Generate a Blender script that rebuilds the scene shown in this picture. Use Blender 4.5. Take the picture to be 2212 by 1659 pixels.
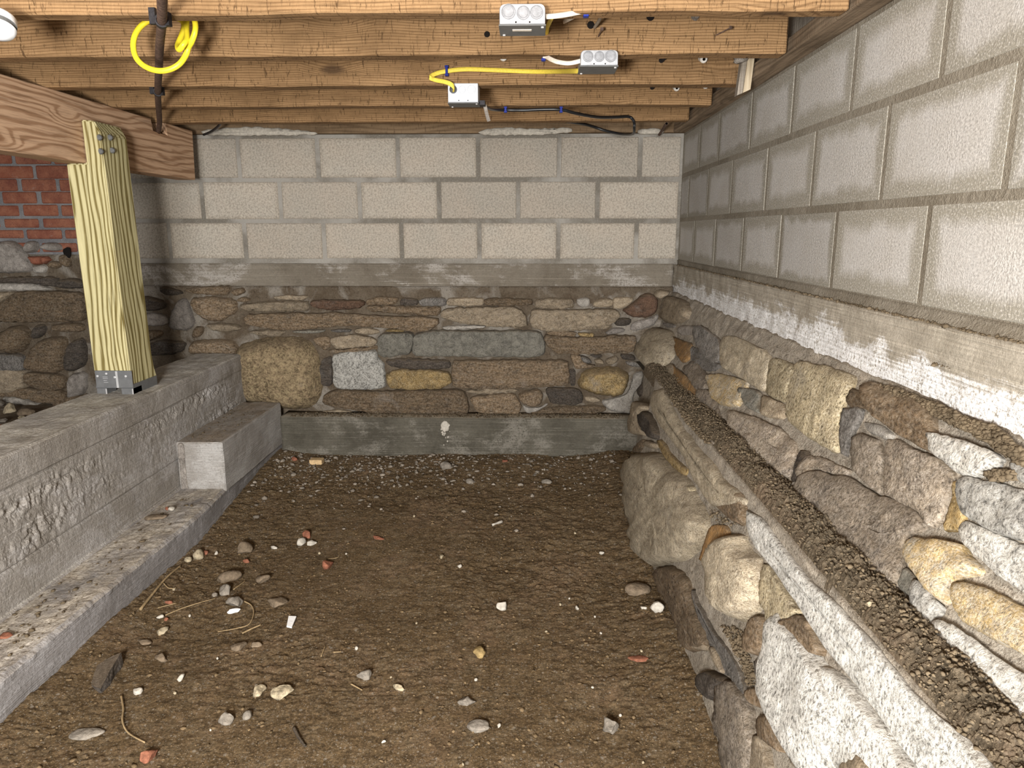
import bpy, math, random
import numpy as np
from mathutils import Vector, Matrix

# ------------------------------------------------------------------ camera, world, lights, exposure
for o in list(bpy.data.objects):
    bpy.data.objects.remove(o)
S = bpy.context.scene
COL = S.collection
H = 1.21                                   # camera height above the dirt floor
FPX, CX, CY = 1540.0, 1106.0, 829.5
PITCH, YAW = math.radians(12.08), math.radians(1.38)
cam_d = bpy.data.cameras.new('camera')
cam_d.sensor_width = 36.0
cam_d.lens = FPX / 2212.0 * 36.0
cam_d.clip_start = 0.02
cam = bpy.data.objects.new('camera', cam_d)
cam.location = (0, 0, H)
cam.rotation_euler = (math.pi / 2 - PITCH, 0, YAW)
COL.objects.link(cam)
S.camera = cam

W = bpy.data.worlds.new('world')
S.world = W
W.use_nodes = True
bg = W.node_tree.nodes['Background']
bg.inputs[0].default_value = (1.0, 0.97, 0.93, 1)
bg.inputs[1].default_value = 0.21

def lamp(name, kind, loc, energy, color, size, target=None):
    d = bpy.data.lights.new(name, kind)
    d.energy = energy
    d.color = color
    if kind == 'AREA':
        d.shape = 'DISK'
        d.size = size
    else:
        d.shadow_soft_size = size
    o = bpy.data.objects.new(name, d)
    o.location = loc
    if target:
        o.rotation_euler = (Vector(target) - Vector(loc)).to_track_quat('-Z', 'Y').to_euler()
    COL.objects.link(o)
    return o

# a work lamp held low to the left of the photographer, and an added area light well behind that evens out the falloff
lamp('work_lamp', 'POINT', (-0.36, -0.42, 1.10), 182, (1.0, 0.975, 0.935), 0.13)
lamp('fill_light', 'AREA', (0.0, -3.2, 1.45), 115, (0.98, 0.98, 1.0), 1.3, (-0.2, 3.0, 0.75))

S.view_settings.view_transform = 'Standard'
S.view_settings.look = 'None'
S.view_settings.exposure = 1.13
S.view_settings.gamma = 1.0
S.view_settings.use_curve_mapping = False

# ------------------------------------------------------------------ pixel -> place
cR = Matrix.Rotation(YAW, 3, 'Z') @ Matrix.Rotation(math.pi / 2 - PITCH, 3, 'X')
CAM = Vector((0, 0, H))

def ray(px, py):
    return cR @ Vector(((px - CX) / FPX, -(py - CY) / FPX, -1.0))

def hit(px, py, axis, val):
    d = ray(px, py)
    t = (val - CAM[axis]) / d[axis]
    return CAM + d * t

def hx(px, py, v): return hit(px, py, 0, v)
def hy(px, py, v): return hit(px, py, 1, v)
def hz(px, py, v): return hit(px, py, 2, v)

# ------------------------------------------------------------------ noise
def _hash(ix, iy, iz, seed):
    n = (ix.astype(np.int64) * 374761393 + iy.astype(np.int64) * 668265263 + iz.astype(np.int64) * 2147483647 + seed * 1274126177) & 0x7fffffff
    n = ((n ^ (n >> 13)) * 1274126177) & 0x7fffffff
    n = ((n ^ (n >> 11)) * 668265263) & 0x7fffffff
    return ((n ^ (n >> 16)) & 0xffff) / 65535.0

def vnoise(p, seed=0):
    p = np.asarray(p, float)
    i = np.floor(p)
    f = p - i
    f = f * f * (3 - 2 * f)
    i = i.astype(np.int64)
    r = 0
    for dx in (0, 1):
        for dy in (0, 1):
            for dz in (0, 1):
                w = (f[:, 0] if dx else 1 - f[:, 0]) * (f[:, 1] if dy else 1 - f[:, 1]) * (f[:, 2] if dz else 1 - f[:, 2])
                r = r + w * _hash(i[:, 0] + dx, i[:, 1] + dy, i[:, 2] + dz, seed)
    return r

def fbm(p, scale, octaves=4, seed=0, gain=0.5):
    p = np.asarray(p, float) * scale
    a, s, tot = 1.0, 0, 0
    for k in range(octaves):
        s = s + a * (vnoise(p, seed + k) * 2 - 1)
        tot += a
        a *= gain
        p = p * 2.03 + 11.3
    return s / tot

def billow(p, scale, octaves=3, seed=0, gain=0.55):
    p = np.asarray(p, float) * scale
    a, s, tot = 1.0, 0, 0
    for k in range(octaves):
        s = s + a * np.abs(vnoise(p, seed + k) * 2 - 1)
        tot += a
        a *= gain
        p = p * 2.1 + 7.7
    return s / tot

# ------------------------------------------------------------------ objects
def props(o, label=None, cat=None, group=None, kind=None):
    if label: o['label'] = label
    if cat: o['category'] = cat
    if group: o['group'] = group
    if kind: o['kind'] = kind
    return o

def new_mesh(name, V, F, smooth=False):
    me = bpy.data.meshes.new(name)
    if isinstance(F, np.ndarray):
        n, k = F.shape
        me.vertices.add(len(V))
        me.vertices.foreach_set('co', np.asarray(V, np.float32).ravel())
        me.loops.add(n * k)
        me.loops.foreach_set('vertex_index', F.astype(np.int32).ravel())
        me.polygons.add(n)
        me.polygons.foreach_set('loop_start', (np.arange(n) * k).astype(np.int32))
        me.update(calc_edges=True)
        me.validate()
    else:
        me.from_pydata([tuple(v) for v in V], [], F)
        me.update()
    if smooth:
        me.polygons.foreach_set('use_smooth', [True] * len(me.polygons))
    return me

def obj(name, V, F, mat, parent=None, smooth=False, origin=None):
    """mesh from world-space vertices; origin = world point that becomes the object's origin"""
    V = np.asarray([tuple(v) for v in V] if not isinstance(V, np.ndarray) else V, float)
    org = np.zeros(3)
    if parent is not None:
        org = np.array(root_loc(parent))
    if origin is not None:
        o0 = np.array(origin, float)
        me = new_mesh(name, V - o0, F, smooth)
        o = bpy.data.objects.new(name, me)
        o.location = tuple(o0 - org)
    else:
        me = new_mesh(name, V - org, F, smooth)
        o = bpy.data.objects.new(name, me)
    if mat is not None:
        me.materials.append(mat)
    COL.objects.link(o)
    if parent is not None:
        o.parent = parent
    return o

def root_loc(o):
    l = Vector((0, 0, 0))
    while o is not None:
        l += o.location
        o = o.parent
    return l

def empty(name, loc, label=None, cat=None, group=None):
    o = bpy.data.objects.new(name, None)
    o.empty_display_size = 0.05
    o.location = loc
    COL.objects.link(o)
    return props(o, label, cat, group)

def box(x0, x1, y0, y1, z0, z1):
    V = [(x, y, z) for x in (x0, x1) for y in (y0, y1) for z in (z0, z1)]
    F = [(0, 1, 3, 2), (4, 6, 7, 5), (0, 4, 5, 1), (2, 3, 7, 6), (0, 2, 6, 4), (1, 5, 7, 3)]
    return V, F

def bbox_bev(x0, x1, y0, y1, z0, z1, b):
    """box with chamfered edges (24 verts)"""
    V, idx = [], {}
    xs, ys, zs = (x0, x1), (y0, y1), (z0, z1)
    for i in (0, 1):
        for j in (0, 1):
            for k in (0, 1):
                sx, sy, sz = (1 - 2 * i) * b, (1 - 2 * j) * b, (1 - 2 * k) * b
                idx[i, j, k, 0] = len(V); V.append((xs[i], ys[j] + sy, zs[k] + sz))
                idx[i, j, k, 1] = len(V); V.append((xs[i] + sx, ys[j], zs[k] + sz))
                idx[i, j, k, 2] = len(V); V.append((xs[i] + sx, ys[j] + sy, zs[k]))
    F = []
    cyc = [(0, 0), (1, 0), (1, 1), (0, 1)]
    for i in (0, 1):
        F.append([idx[i, a, c, 0] for a, c in cyc][::(1 if i else -1)])
        F.append([idx[a, i, c, 1] for a, c in cyc][::(-1 if i else 1)])
        F.append([idx[a, c, i, 2] for a, c in cyc][::(1 if i else -1)])
    for a in (0, 1):
        for c in (0, 1):
            F.append([idx[0, a, c, 1], idx[1, a, c, 1], idx[1, a, c, 2], idx[0, a, c, 2]])
            F.append([idx[a, 0, c, 0], idx[a, 1, c, 0], idx[a, 1, c, 2], idx[a, 0, c, 2]])
            F.append([idx[a, c, 0, 0], idx[a, c, 1, 0], idx[a, c, 1, 1], idx[a, c, 0, 1]])
            for k in (0, 1):
                F.append([idx[a, c, k, 0], idx[a, c, k, 1], idx[a, c, k, 2]])
    return V, F

def fix_normals(o):
    import bmesh
    bm = bmesh.new(); bm.from_mesh(o.data)
    bmesh.ops.recalc_face_normals(bm, faces=bm.faces)
    bm.to_mesh(o.data); bm.free()
    return o

def prism(poly, axis, a, b):
    """polygon (2-D, in the two remaining axes in order) extruded along axis from a to b"""
    V = []
    for v in (a, b):
        for p in poly:
            q = list(p); q.insert(axis, v); V.append(tuple(q))
    n = len(poly)
    F = [tuple(range(n)), tuple(range(n, 2 * n))[::-1]]
    F += [(i, n + i, n + (i + 1) % n, (i + 1) % n) for i in range(n)]
    return V, F

def smooth_path(P, n=6):
    P = [Vector(p) for p in P]
    out = []
    for i in range(len(P) - 1):
        p0 = P[max(i - 1, 0)]; p1 = P[i]; p2 = P[i + 1]; p3 = P[min(i + 2, len(P) - 1)]
        for k in range(n):
            t = k / n
            out.append(0.5 * ((2 * p1) + (p2 - p0) * t + (2 * p0 - 5 * p1 + 4 * p2 - p3) * t * t + (3 * p1 - p0 - 3 * p2 + p3) * t ** 3))
    out.append(P[-1])
    return out

def tube(P, r, sides=8, flat=1.0, up=(0, 0, 1), taper=None):
    """swept tube; flat squeezes it across the 'side' direction"""
    V, F = [], []
    up = Vector(up)
    n = len(P)
    for i, p in enumerate(P):
        t = (P[min(i + 1, n - 1)] - P[max(i - 1, 0)]).normalized()
        s = t.cross(up)
        s = s.normalized() if s.length > 1e-4 else Vector((1, 0, 0))
        u = s.cross(t).normalized()
        rr = r if taper is None else r * taper(i / (n - 1))
        for k in range(sides):
            a = 2 * math.pi * k / sides
            V.append(p + u * (math.cos(a) * rr) + s * (math.sin(a) * rr * flat))
    for i in range(n - 1):
        for k in range(sides):
            F.append((i * sides + k, i * sides + (k + 1) % sides, (i + 1) * sides + (k + 1) % sides, (i + 1) * sides + k))
    F.append(tuple(range(sides))[::-1])
    F.append(tuple((n - 1) * sides + k for k in range(sides)))
    return V, F

def lathe(profile, loc, axis, sides=20):
    """profile of (radius, along) turned about axis through loc"""
    ax = Vector(axis).normalized()
    u = ax.orthogonal().normalized(); w = ax.cross(u)
    V, F = [], []
    for r, a in profile:
        for k in range(sides):
            t = 2 * math.pi * k / sides
            V.append(Vector(loc) + ax * a + (u * math.cos(t) + w * math.sin(t)) * max(r, 1e-5))
    for i in range(len(profile) - 1):
        for k in range(sides):
            F.append((i * sides + k, i * sides + (k + 1) % sides, (i + 1) * sides + (k + 1) % sides, (i + 1) * sides + k))
    return V, F

ICO = None
def ico(sub=1):
    global ICO
    import bmesh
    if ICO is None: ICO = {}
    if sub not in ICO:
        bm = bmesh.new()
        bmesh.ops.create_icosphere(bm, subdivisions=sub, radius=1)
        bm.verts.ensure_lookup_table()
        ICO[sub] = (np.array([v.co[:] for v in bm.verts]), np.array([[v.index for v in f.verts] for f in bm.faces]))
        bm.free()
    return ICO[sub]

def lump(seed, size, sub=2, rough=0.35, facet=False):
    V, F = ico(sub)
    V = V.copy()
    if facet:                                                     # broken stone: cut the ball by random planes
        rs = np.random.RandomState(seed)
        for k in range(11):
            n = rs.normal(size=3); n /= np.linalg.norm(n)
            d = V @ n; c = rs.uniform(0.45, 0.85)
            V -= np.outer(np.maximum(d - c, 0), n)
    V *= (1 + rough * fbm(V + seed * 3.7, 1.3, 3, seed))[:, None]
    return V * np.array(size), F

def lumps_mesh(P, R, seed, sub=1, squash=0.7):
    """many small lumps as one vertex/face array"""
    rs = np.random.RandomState(seed)
    V0, F0 = ico(sub)
    n, m = len(P), len(V0)
    V = np.repeat(V0[None], n, 0) * (1 + 0.42 * rs.uniform(-1, 1, (n, m, 1)))
    V *= rs.uniform(0.6, 1.3, (n, 1, 3)) * np.array([1, 1, squash])
    a = rs.uniform(0, 6.28, n); c, s = np.cos(a), np.sin(a)
    X = V[:, :, 0] * c[:, None] - V[:, :, 1] * s[:, None]
    Y = V[:, :, 0] * s[:, None] + V[:, :, 1] * c[:, None]
    V = np.stack([X, Y, V[:, :, 2]], 2) * np.asarray(R)[:, None, None] + np.asarray(P)[:, None, :]
    F = (F0[None] + (np.arange(n) * m)[:, None, None]).reshape(-1, 3)
    return V.reshape(-1, 3), F

def grid_faces(nu, nv):
    i = np.arange(nu * nv).reshape(nu, nv)
    return np.stack([i[:-1, :-1], i[1:, :-1], i[1:, 1:], i[:-1, 1:]], -1).reshape(-1, 4)

# ------------------------------------------------------------------ materials
class G:
    def __init__(s, name):
        s.m = bpy.data.materials.new(name)
        s.m.use_nodes = True
        s.t = s.m.node_tree
        s.b = s.t.nodes['Principled BSDF']
        s.b.inputs['Specular IOR Level'].default_value = 0.12
        s._tc = s._oi = s._geo = None
    def node(s, typ, **kw):
        n = s.t.nodes.new(typ)
        for k, v in kw.items(): setattr(n, k, v)
        return n
    def put(s, sock, v):
        if isinstance(v, bpy.types.NodeSocket): s.t.links.new(v, sock)
        elif isinstance(v, (int, float)):
            sock.default_value = v if sock.type == 'VALUE' else ((v, v, v) if sock.type == 'VECTOR' else (v, v, v, 1))
        else:
            v = tuple(v)
            sock.default_value = v if len(v) == len(sock.default_value) else v[:3] + (1,) * (len(sock.default_value) - 3)
    def tc(s, k='Object'):
        if s._tc is None: s._tc = s.node('ShaderNodeTexCoord')
        return s._tc.outputs[k]
    def rnd(s):
        if s._oi is None: s._oi = s.node('ShaderNodeObjectInfo')
        return s._oi.outputs['Random']
    def normal(s):
        if s._geo is None: s._geo = s.node('ShaderNodeNewGeometry')
        return s._geo.outputs['Normal']
    def math(s, op, a, b=0.0, clamp=False):
        n = s.node('ShaderNodeMath', operation=op, use_clamp=clamp)
        s.put(n.inputs[0], a); s.put(n.inputs[1], b)
        return n.outputs[0]
    def vec(s, op, a, b):
        n = s.node('ShaderNodeVectorMath', operation=op)
        s.put(n.inputs[0], a); s.put(n.inputs[1], b)
        return n.outputs[0]
    def map(s, v, scale=(1, 1, 1), rot=(0, 0, 0), loc=(0, 0, 0)):
        n = s.node('ShaderNodeMapping')
        s.put(n.inputs[0], v); n.inputs[1].default_value = loc; n.inputs[2].default_value = rot; n.inputs[3].default_value = scale
        return n.outputs[0]
    def noise(s, v, scale, detail=4, rough=0.6, dist=0.0, color=False):
        n = s.node('ShaderNodeTexNoise')
        s.put(n.inputs['Vector'], v); n.inputs['Scale'].default_value = scale; n.inputs['Detail'].default_value = detail
        n.inputs['Roughness'].default_value = rough; n.inputs['Distortion'].default_value = dist
        return n.outputs[1 if color else 0]
    def vor(s, v, scale, feature='F1', out='Distance', rand=1.0):
        n = s.node('ShaderNodeTexVoronoi', feature=feature)
        s.put(n.inputs['Vector'], v); n.inputs['Scale'].default_value = scale; n.inputs['Randomness'].default_value = rand
        return n.outputs[out]
    def wave(s, v, scale, dist=2, detail=2, dscale=1.0, kind='BANDS', dirn='X'):
        n = s.node('ShaderNodeTexWave', wave_type=kind)
        if kind == 'BANDS': n.bands_direction = dirn
        else: n.rings_direction = dirn
        s.put(n.inputs['Vector'], v); n.inputs['Scale'].default_value = scale; n.inputs['Distortion'].default_value = dist
        n.inputs['Detail'].default_value = detail; n.inputs['Detail Scale'].default_value = dscale
        return n.outputs[1]
    def ramp(s, f, stops, interp='LINEAR'):
        n = s.node('ShaderNodeValToRGB')
        n.color_ramp.interpolation = interp
        el = n.color_ramp.elements
        while len(el) < len(stops): el.new(0.5)
        for e, (p, c) in zip(el, stops):
            e.position = p
            e.color = (c, c, c, 1) if isinstance(c, (int, float)) else tuple(c) + (1,)
        s.put(n.inputs[0], f)
        return n.outputs[0]
    def step(s, f, a, b): return s.ramp(f, [(a, 0.0), (b, 1.0)]) if a <= b else s.ramp(f, [(b, 1.0), (a, 0.0)])
    def mix(s, f, a, b, mode='MIX'):
        n = s.node('ShaderNodeMix', data_type='RGBA', blend_type=mode)
        n.clamp_factor = True
        s.put(n.inputs[0], f); s.put(n.inputs[6], a); s.put(n.inputs[7], b)
        return n.outputs[2]
    def sep(s, v, k):
        n = s.node('ShaderNodeSeparateXYZ'); s.put(n.inputs[0], v)
        return n.outputs[k]
    def bump(s, h, dist, strength=1.0, prev=None):
        n = s.node('ShaderNodeBump')
        n.inputs['Distance'].default_value = dist; n.inputs['Strength'].default_value = strength
        s.put(n.inputs['Height'], h)
        if prev is not None: s.put(n.inputs['Normal'], prev)
        return n.outputs[0]
    def done(s, col, rough=0.85, bump=None, metal=0.0, spec=None):
        s.put(s.b.inputs['Base Color'], col); s.put(s.b.inputs['Roughness'], rough); s.put(s.b.inputs['Metallic'], metal)
        if bump is not None: s.put(s.b.inputs['Normal'], bump)
        if spec is not None: s.b.inputs['Specular IOR Level'].default_value = spec
        return s.m

DIRT = (0.150, 0.108, 0.066)

def m_stone(name, c1, c2, vein, speck=0.5, vein_amt=0.5, stretch=(1, 1, 1), sp_scale=170, dust=0.5, grain=0.6):
    g = G(name)
    v = g.tc()
    sh = g.math('MULTIPLY', g.rnd(), 37.0)
    v = g.vec('ADD', v, sh)
    vs = g.map(v, stretch)
    n1 = g.noise(vs, 9, 5, 0.62, 0.6)
    col = g.mix(g.step(n1, 0.36, 0.64), c1, c2)
    n2 = g.noise(vs, 30, 6, 0.68, 0.9)
    col = g.mix(g.step(n2, 0.40, 0.68), col, tuple(x * 1.55 for x in c1))
    n3 = g.noise(v, sp_scale, 3, 0.7)
    col = g.mix(g.math('MULTIPLY', g.step(n3, 0.50, 0.66), speck), col, vein)
    dk = g.math('MULTIPLY', g.step(n3, 0.49, 0.34), min(1.0, speck * 1.25))
    col = g.mix(dk, col, tuple(x * 0.35 for x in c2))
    web = g.noise(vs, 16, 5, 0.6, 2.2)
    w = g.math('ABSOLUTE', g.math('SUBTRACT', web, 0.5))
    col = g.mix(g.math('MULTIPLY', g.step(w, 0.022, 0.0), vein_amt), col, vein)
    pit = g.noise(vs, 22, 7, 0.72, 1.2)
    col = g.mix(g.math('MULTIPLY', g.step(pit, 0.40, 0.31), 0.75), col, tuple(x * 0.30 for x in c2))
    col = g.mix(g.math('MULTIPLY', g.step(pit, 0.60, 0.72), 0.5), col, tuple(min(.8, x * 1.7) for x in c1))
    # pale lime wash in patches, soil lying on whatever faces up
    lime = g.noise(v, 6, 6, 0.7)
    col = g.mix(g.math('MULTIPLY', g.step(lime, 0.60, 0.80), 0.5), col, (0.46, 0.43, 0.39))
    nz = g.sep(g.normal(), 2)
    up = g.math('MULTIPLY', g.step(g.math('ADD', nz, g.math('MULTIPLY', n2, 0.5)), 0.80, 1.20), dust)
    col = g.mix(up, col, g.mix(n3, DIRT, (0.24, 0.185, 0.125)))
    br = g.math('ADD', g.math('MULTIPLY', g.rnd(), 0.46), 0.68)
    col = g.mix(1.0, col, br, 'MULTIPLY')
    hgt = g.math('ADD', g.math('MULTIPLY', g.noise(vs, 30, 8, 0.74, 0.6), 1.3), g.math('MULTIPLY', n3, 0.30))
    return g.done(col, 0.85, g.bump(hgt, 0.017, min(1.0, grain * 1.5)))

M = {}
M['brown'] = m_stone('brown_stone', (0.215, 0.150, 0.090), (0.110, 0.080, 0.052), (0.42, 0.36, 0.28), 0.50, 0.35, (1, 1, 2.6), sp_scale=120)
M['tan'] = m_stone('tan_stone', (0.330, 0.262, 0.180), (0.205, 0.158, 0.105), (0.52, 0.46, 0.37), 0.40, 0.4, (1, 1, 1.6))
M['paletan'] = m_stone('pale_tan_stone', (0.430, 0.360, 0.255), (0.285, 0.230, 0.160), (0.62, 0.56, 0.45), 0.55, 0.45, (1, 1, 1.3), sp_scale=220, dust=0.25)
M['gold'] = m_stone('golden_brown_stone', (0.290, 0.200, 0.085), (0.135, 0.094, 0.048), (0.52, 0.43, 0.27), 0.50, 0.4)
M['ochre'] = m_stone('ochre_faced_gneiss', (0.470, 0.325, 0.130), (0.500, 0.450, 0.370), (0.76, 0.71, 0.62), 0.65, 0.5, (1, 1.5, 1.5), dust=0.15, sp_scale=230)
M['boulder'] = m_stone('mottled_golden_boulder', (0.270, 0.200, 0.120), (0.120, 0.085, 0.050), (0.52, 0.42, 0.24), 0.45, 0.75, sp_scale=90, dust=0.4, grain=1.0)
M['orange'] = m_stone('rust_stained_stone', (0.330, 0.185, 0.070), (0.190, 0.130, 0.078), (0.48, 0.36, 0.22), 0.35, 0.3)
M['dark'] = m_stone('dark_schist', (0.098, 0.078, 0.060), (0.055, 0.048, 0.042), (0.26, 0.23, 0.20), 0.40, 0.3, (1, 1, 3))
M['slate'] = m_stone('weathered_grey_slate', (0.180, 0.163, 0.143), (0.112, 0.102, 0.092), (0.50, 0.47, 0.43), 0.40, 0.5, (2, 1, 1))
M['grey'] = m_stone('grey_green_stone', (0.218, 0.205, 0.168), (0.150, 0.140, 0.116), (0.42, 0.39, 0.34), 0.35, 0.25)
M['granite'] = m_stone('speckled_grey_granite', (0.620, 0.600, 0.550), (0.500, 0.480, 0.435), (0.85, 0.84, 0.80), 1.0, 0.1, sp_scale=150, dust=0.35)
M['wgranite'] = m_stone('grey_white_granite', (0.400, 0.385, 0.345), (0.320, 0.305, 0.270), (0.60, 0.58, 0.53), 0.9, 0.1, sp_scale=130, dust=0.35)
M['ygranite'] = m_stone('speckled_buff_granite', (0.480, 0.395, 0.250), (0.370, 0.300, 0.195), (0.70, 0.62, 0.46), 0.95, 0.1, sp_scale=170, dust=0.3)
M['purple'] = m_stone('mauve_brown_gneiss', (0.285, 0.232, 0.172), (0.180, 0.150, 0.122), (0.56, 0.49, 0.41), 0.60, 0.6, dust=0.3)
M['gneiss'] = m_stone('pale_gneiss', (0.560, 0.530, 0.470), (0.380, 0.360, 0.325), (0.84, 0.82, 0.77), 0.70, 0.5, (1, 2, 2), dust=0.2)
M['mortar'] = m_stone('pale_mortar', (0.430, 0.395, 0.345), (0.340, 0.305, 0.260), (0.58, 0.55, 0.50), 0.35, 0.1, dust=0.25, grain=0.9)
M['greym'] = m_stone('grey_crumbling_mortar', (0.330, 0.295, 0.260), (0.250, 0.220, 0.190), (0.50, 0.46, 0.41), 0.35, 0.2, dust=0.25, grain=1.0)
M['red'] = m_stone('reddish_brown_stone', (0.165, 0.096, 0.062), (0.088, 0.058, 0.042), (0.32, 0.24, 0.18), 0.35, 0.2, (1, 1, 2))

def m_backing(name, a, b, pale, amt):
    g = G(name); v = g.tc()
    n = g.noise(v, 11, 6, 0.65)
    f = g.noise(v, 120, 4, 0.7)
    col = g.mix(g.step(n, 0.38, 0.62), a, b)
    col = g.mix(g.math('MULTIPLY', g.step(g.noise(v, 5, 5, 0.6, 0.8), 0.5, 0.62), amt), col, pale)
    col = g.mix(g.math('MULTIPLY', g.step(f, 0.55, 0.75), 0.5), col, tuple(x * 1.6 for x in b))
    col = g.mix(g.math('MULTIPLY', g.step(f, 0.45, 0.3), 0.7), col, tuple(x * 0.4 for x in a))
    return g.done(col, 0.95, g.bump(g.math('ADD', g.noise(v, 40, 6, 0.75), f), 0.015, 0.8))
M['back_mortar'] = m_backing('rubble_mortar_backing', (0.105, 0.078, 0.052), (0.160, 0.128, 0.092), (0.40, 0.37, 0.32), 0.55)
M['stone_backing'] = m_stone('soil_and_stone_chips', (0.360, 0.312, 0.250), (0.230, 0.190, 0.145), (0.50, 0.46, 0.39), 0.6, 0.5, sp_scale=230, dust=0.4, grain=1.0)
M['dirt_backing'] = m_backing('soil_packed_backing', (0.150, 0.112, 0.072), (0.225, 0.175, 0.120), (0.40, 0.36, 0.31), 0.5)

def m_block(name, base, damp, amt, warm, axis, rim, flow, gs=330):
    """moulded concrete block: grainy face, damp rim that dries out towards the middle"""
    g = G(name); v = g.tc(); gen = g.tc('Generated')
    sp = g.noise(v, gs, 3, 0.75)
    sp2 = g.noise(v, 120, 3, 0.6)
    col = g.mix(g.step(g.noise(g.vec('ADD', v, g.math('MULTIPLY', g.rnd(), 31)), 6, 5, 0.6), 0.35, 0.65), base, warm)
    u = g.sep(gen, axis); w = g.sep(gen, 2)
    du = g.math('MULTIPLY', g.math('MINIMUM', u, g.math('SUBTRACT', 1.0, u)), 2.0)
    dw = g.math('MINIMUM', w, g.math('SUBTRACT', 1.0, w))
    d = g.math('MINIMUM', du, dw)
    wob = g.math('MULTIPLY', g.math('SUBTRACT', g.noise(g.vec('ADD', g.map(v, (1, 1, 0.55)), g.math('MULTIPLY', g.rnd(), 17)), 13, 5, 0.65), 0.5), flow)
    d = g.math('ADD', d, wob)
    rnd2 = g.math('MULTIPLY', g.math('ADD', 0.45, g.math('MULTIPLY', g.rnd(), 0.8)), rim)
    wet = g.math('SUBTRACT', 1.0, g.math('DIVIDE', d, rnd2), True)
    wet = g.math('MULTIPLY', g.step(wet, 0.05, 0.55), amt)
    col = g.mix(wet, col, damp)
    col = g.mix(g.math('MULTIPLY', g.step(sp, 0.50, 0.64), 0.50), col, tuple(min(0.9, x * 1.4) for x in base))
    col = g.mix(g.math('MULTIPLY', g.step(sp, 0.50, 0.36), 0.60), col, tuple(x * 0.5 for x in base))
    br = g.math('ADD', g.math('MULTIPLY', g.rnd(), 0.22), 0.89)
    col = g.mix(1.0, col, br, 'MULTIPLY')
    h = g.math('ADD', g.math('MULTIPLY', sp, 0.7), sp2)
    return g.done(col, 1.0, g.bump(h, 0.0018, 0.7), spec=0.04)
M['block_back'] = m_block('grey_concrete_block', (0.325, 0.294, 0.245), (0.240, 0.205, 0.160), 0.55, (0.355, 0.308, 0.250), 0, 0.10, 0.12, 110)
M['block_right'] = m_block('pale_concrete_block', (0.405, 0.390, 0.370), (0.215, 0.196, 0.152), 0.90, (0.360, 0.340, 0.310), 1, 0.25, 0.34, 230)

def m_joint(name, a, b, c):
    g = G(name); v = g.tc()
    col = g.mix(g.step(g.noise(v, 3.0, 5, 0.6, 0.5), 0.42, 0.58), a, b)
    f = g.noise(v, 150, 4, 0.7)
    col = g.mix(g.math('MULTIPLY', g.step(f, 0.52, 0.7), 0.45), col, c)
    return g.done(col, 0.92, g.bump(g.math('ADD', f, g.noise(v, 26, 4, 0.6)), 0.006, 0.8))
M['joint_back'] = m_joint('grey_block_joint', (0.165, 0.147, 0.120), (0.310, 0.290, 0.255), (0.38, 0.36, 0.32))
M['joint_right'] = m_joint('damp_block_joint', (0.165, 0.142, 0.108), (0.215, 0.190, 0.150), (0.33, 0.30, 0.25))

def m_concrete(name, a, b, lime, lime_amt, wood_axis=0, lowbias=0.0, z0=0.9, pits=0.5, lime_lo=0.50, dust=((0.15, 0.11, 0.07), (0.34, 0.27, 0.19))):
    """board-marked concrete: wood grain relief and white lime bloom"""
    g = G(name); v = g.tc()
    st = [6.0, 6.0, 60.0]; st[wood_axis] = 0.9
    gr = g.noise(g.map(v, tuple(st)), 3.0, 5, 0.6, 0.8)
    n = g.noise(v, 4.5, 6, 0.68, 0.3)
    fine = g.noise(v, 140, 4, 0.75)
    col = g.mix(g.step(n, 0.38, 0.62), a, b)
    col = g.mix(g.math('MULTIPLY', g.step(gr, 0.54, 0.70), 0.45), col, tuple(x * 1.5 for x in b))
    m = g.math('ADD', g.noise(g.map(v, (1, 1, 1.5)), 3.2, 9, 0.72, 0.4), g.math('MULTIPLY', g.math('SUBTRACT', gr, 0.5), 0.22))
    if lowbias:
        z = g.sep(v, 2)
        m = g.math('ADD', m, g.math('MULTIPLY', g.math('SUBTRACT', z0, z), lowbias))
    lm = g.math('MULTIPLY', g.step(m, lime_lo, lime_lo + 0.09), lime_amt)
    lm = g.math('MULTIPLY', lm, g.step(fine, 0.34, 0.52))
    col = g.mix(lm, col, lime)
    col = g.mix(g.math('MULTIPLY', g.step(fine, 0.56, 0.76), 0.35), col, tuple(min(0.8, x * 1.8) for x in b))
    col = g.mix(g.math('MULTIPLY', g.step(fine, 0.44, 0.28), 0.6), col, tuple(x * 0.4 for x in a))
    nz = g.sep(g.normal(), 2)
    up = g.math('MULTIPLY', g.step(nz, 0.6, 0.95), g.step(g.noise(v, 7, 6, 0.7), 0.30, 0.62))
    col = g.mix(g.math('MULTIPLY', up, 0.75), col, g.mix(g.step(g.math('ADD', g.math('MULTIPLY', fine, 0.5), g.math('MULTIPLY', g.noise(g.map(v, (4, 1, 1)), 9, 5, 0.7), 0.5)), 0.40, 0.60), dust[0], dust[1]))
    h = g.math('ADD', g.math('MULTIPLY', gr, 0.6), g.math('MULTIPLY', g.noise(v, 60, 5, 0.75), pits))
    return g.done(col, 0.9, g.bump(h, 0.010, 0.8))
M['band_back'] = m_concrete('stained_concrete_band', (0.140, 0.118, 0.090), (0.190, 0.165, 0.130), (0.46, 0.43, 0.39), 0.62, 0, pits=0.4, lime_lo=0.52)
M['band_right'] = m_concrete('limewashed_concrete_band', (0.300, 0.268, 0.215), (0.340, 0.305, 0.250), (0.74, 0.74, 0.74), 1.0, 1, 3.0, 0.955, 0.4, 0.45)
M['curb'] = m_concrete('dark_damp_curb_concrete', (0.066, 0.059, 0.045), (0.110, 0.100, 0.078), (0.24, 0.22, 0.185), 0.65, 0, pits=0.3)
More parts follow.
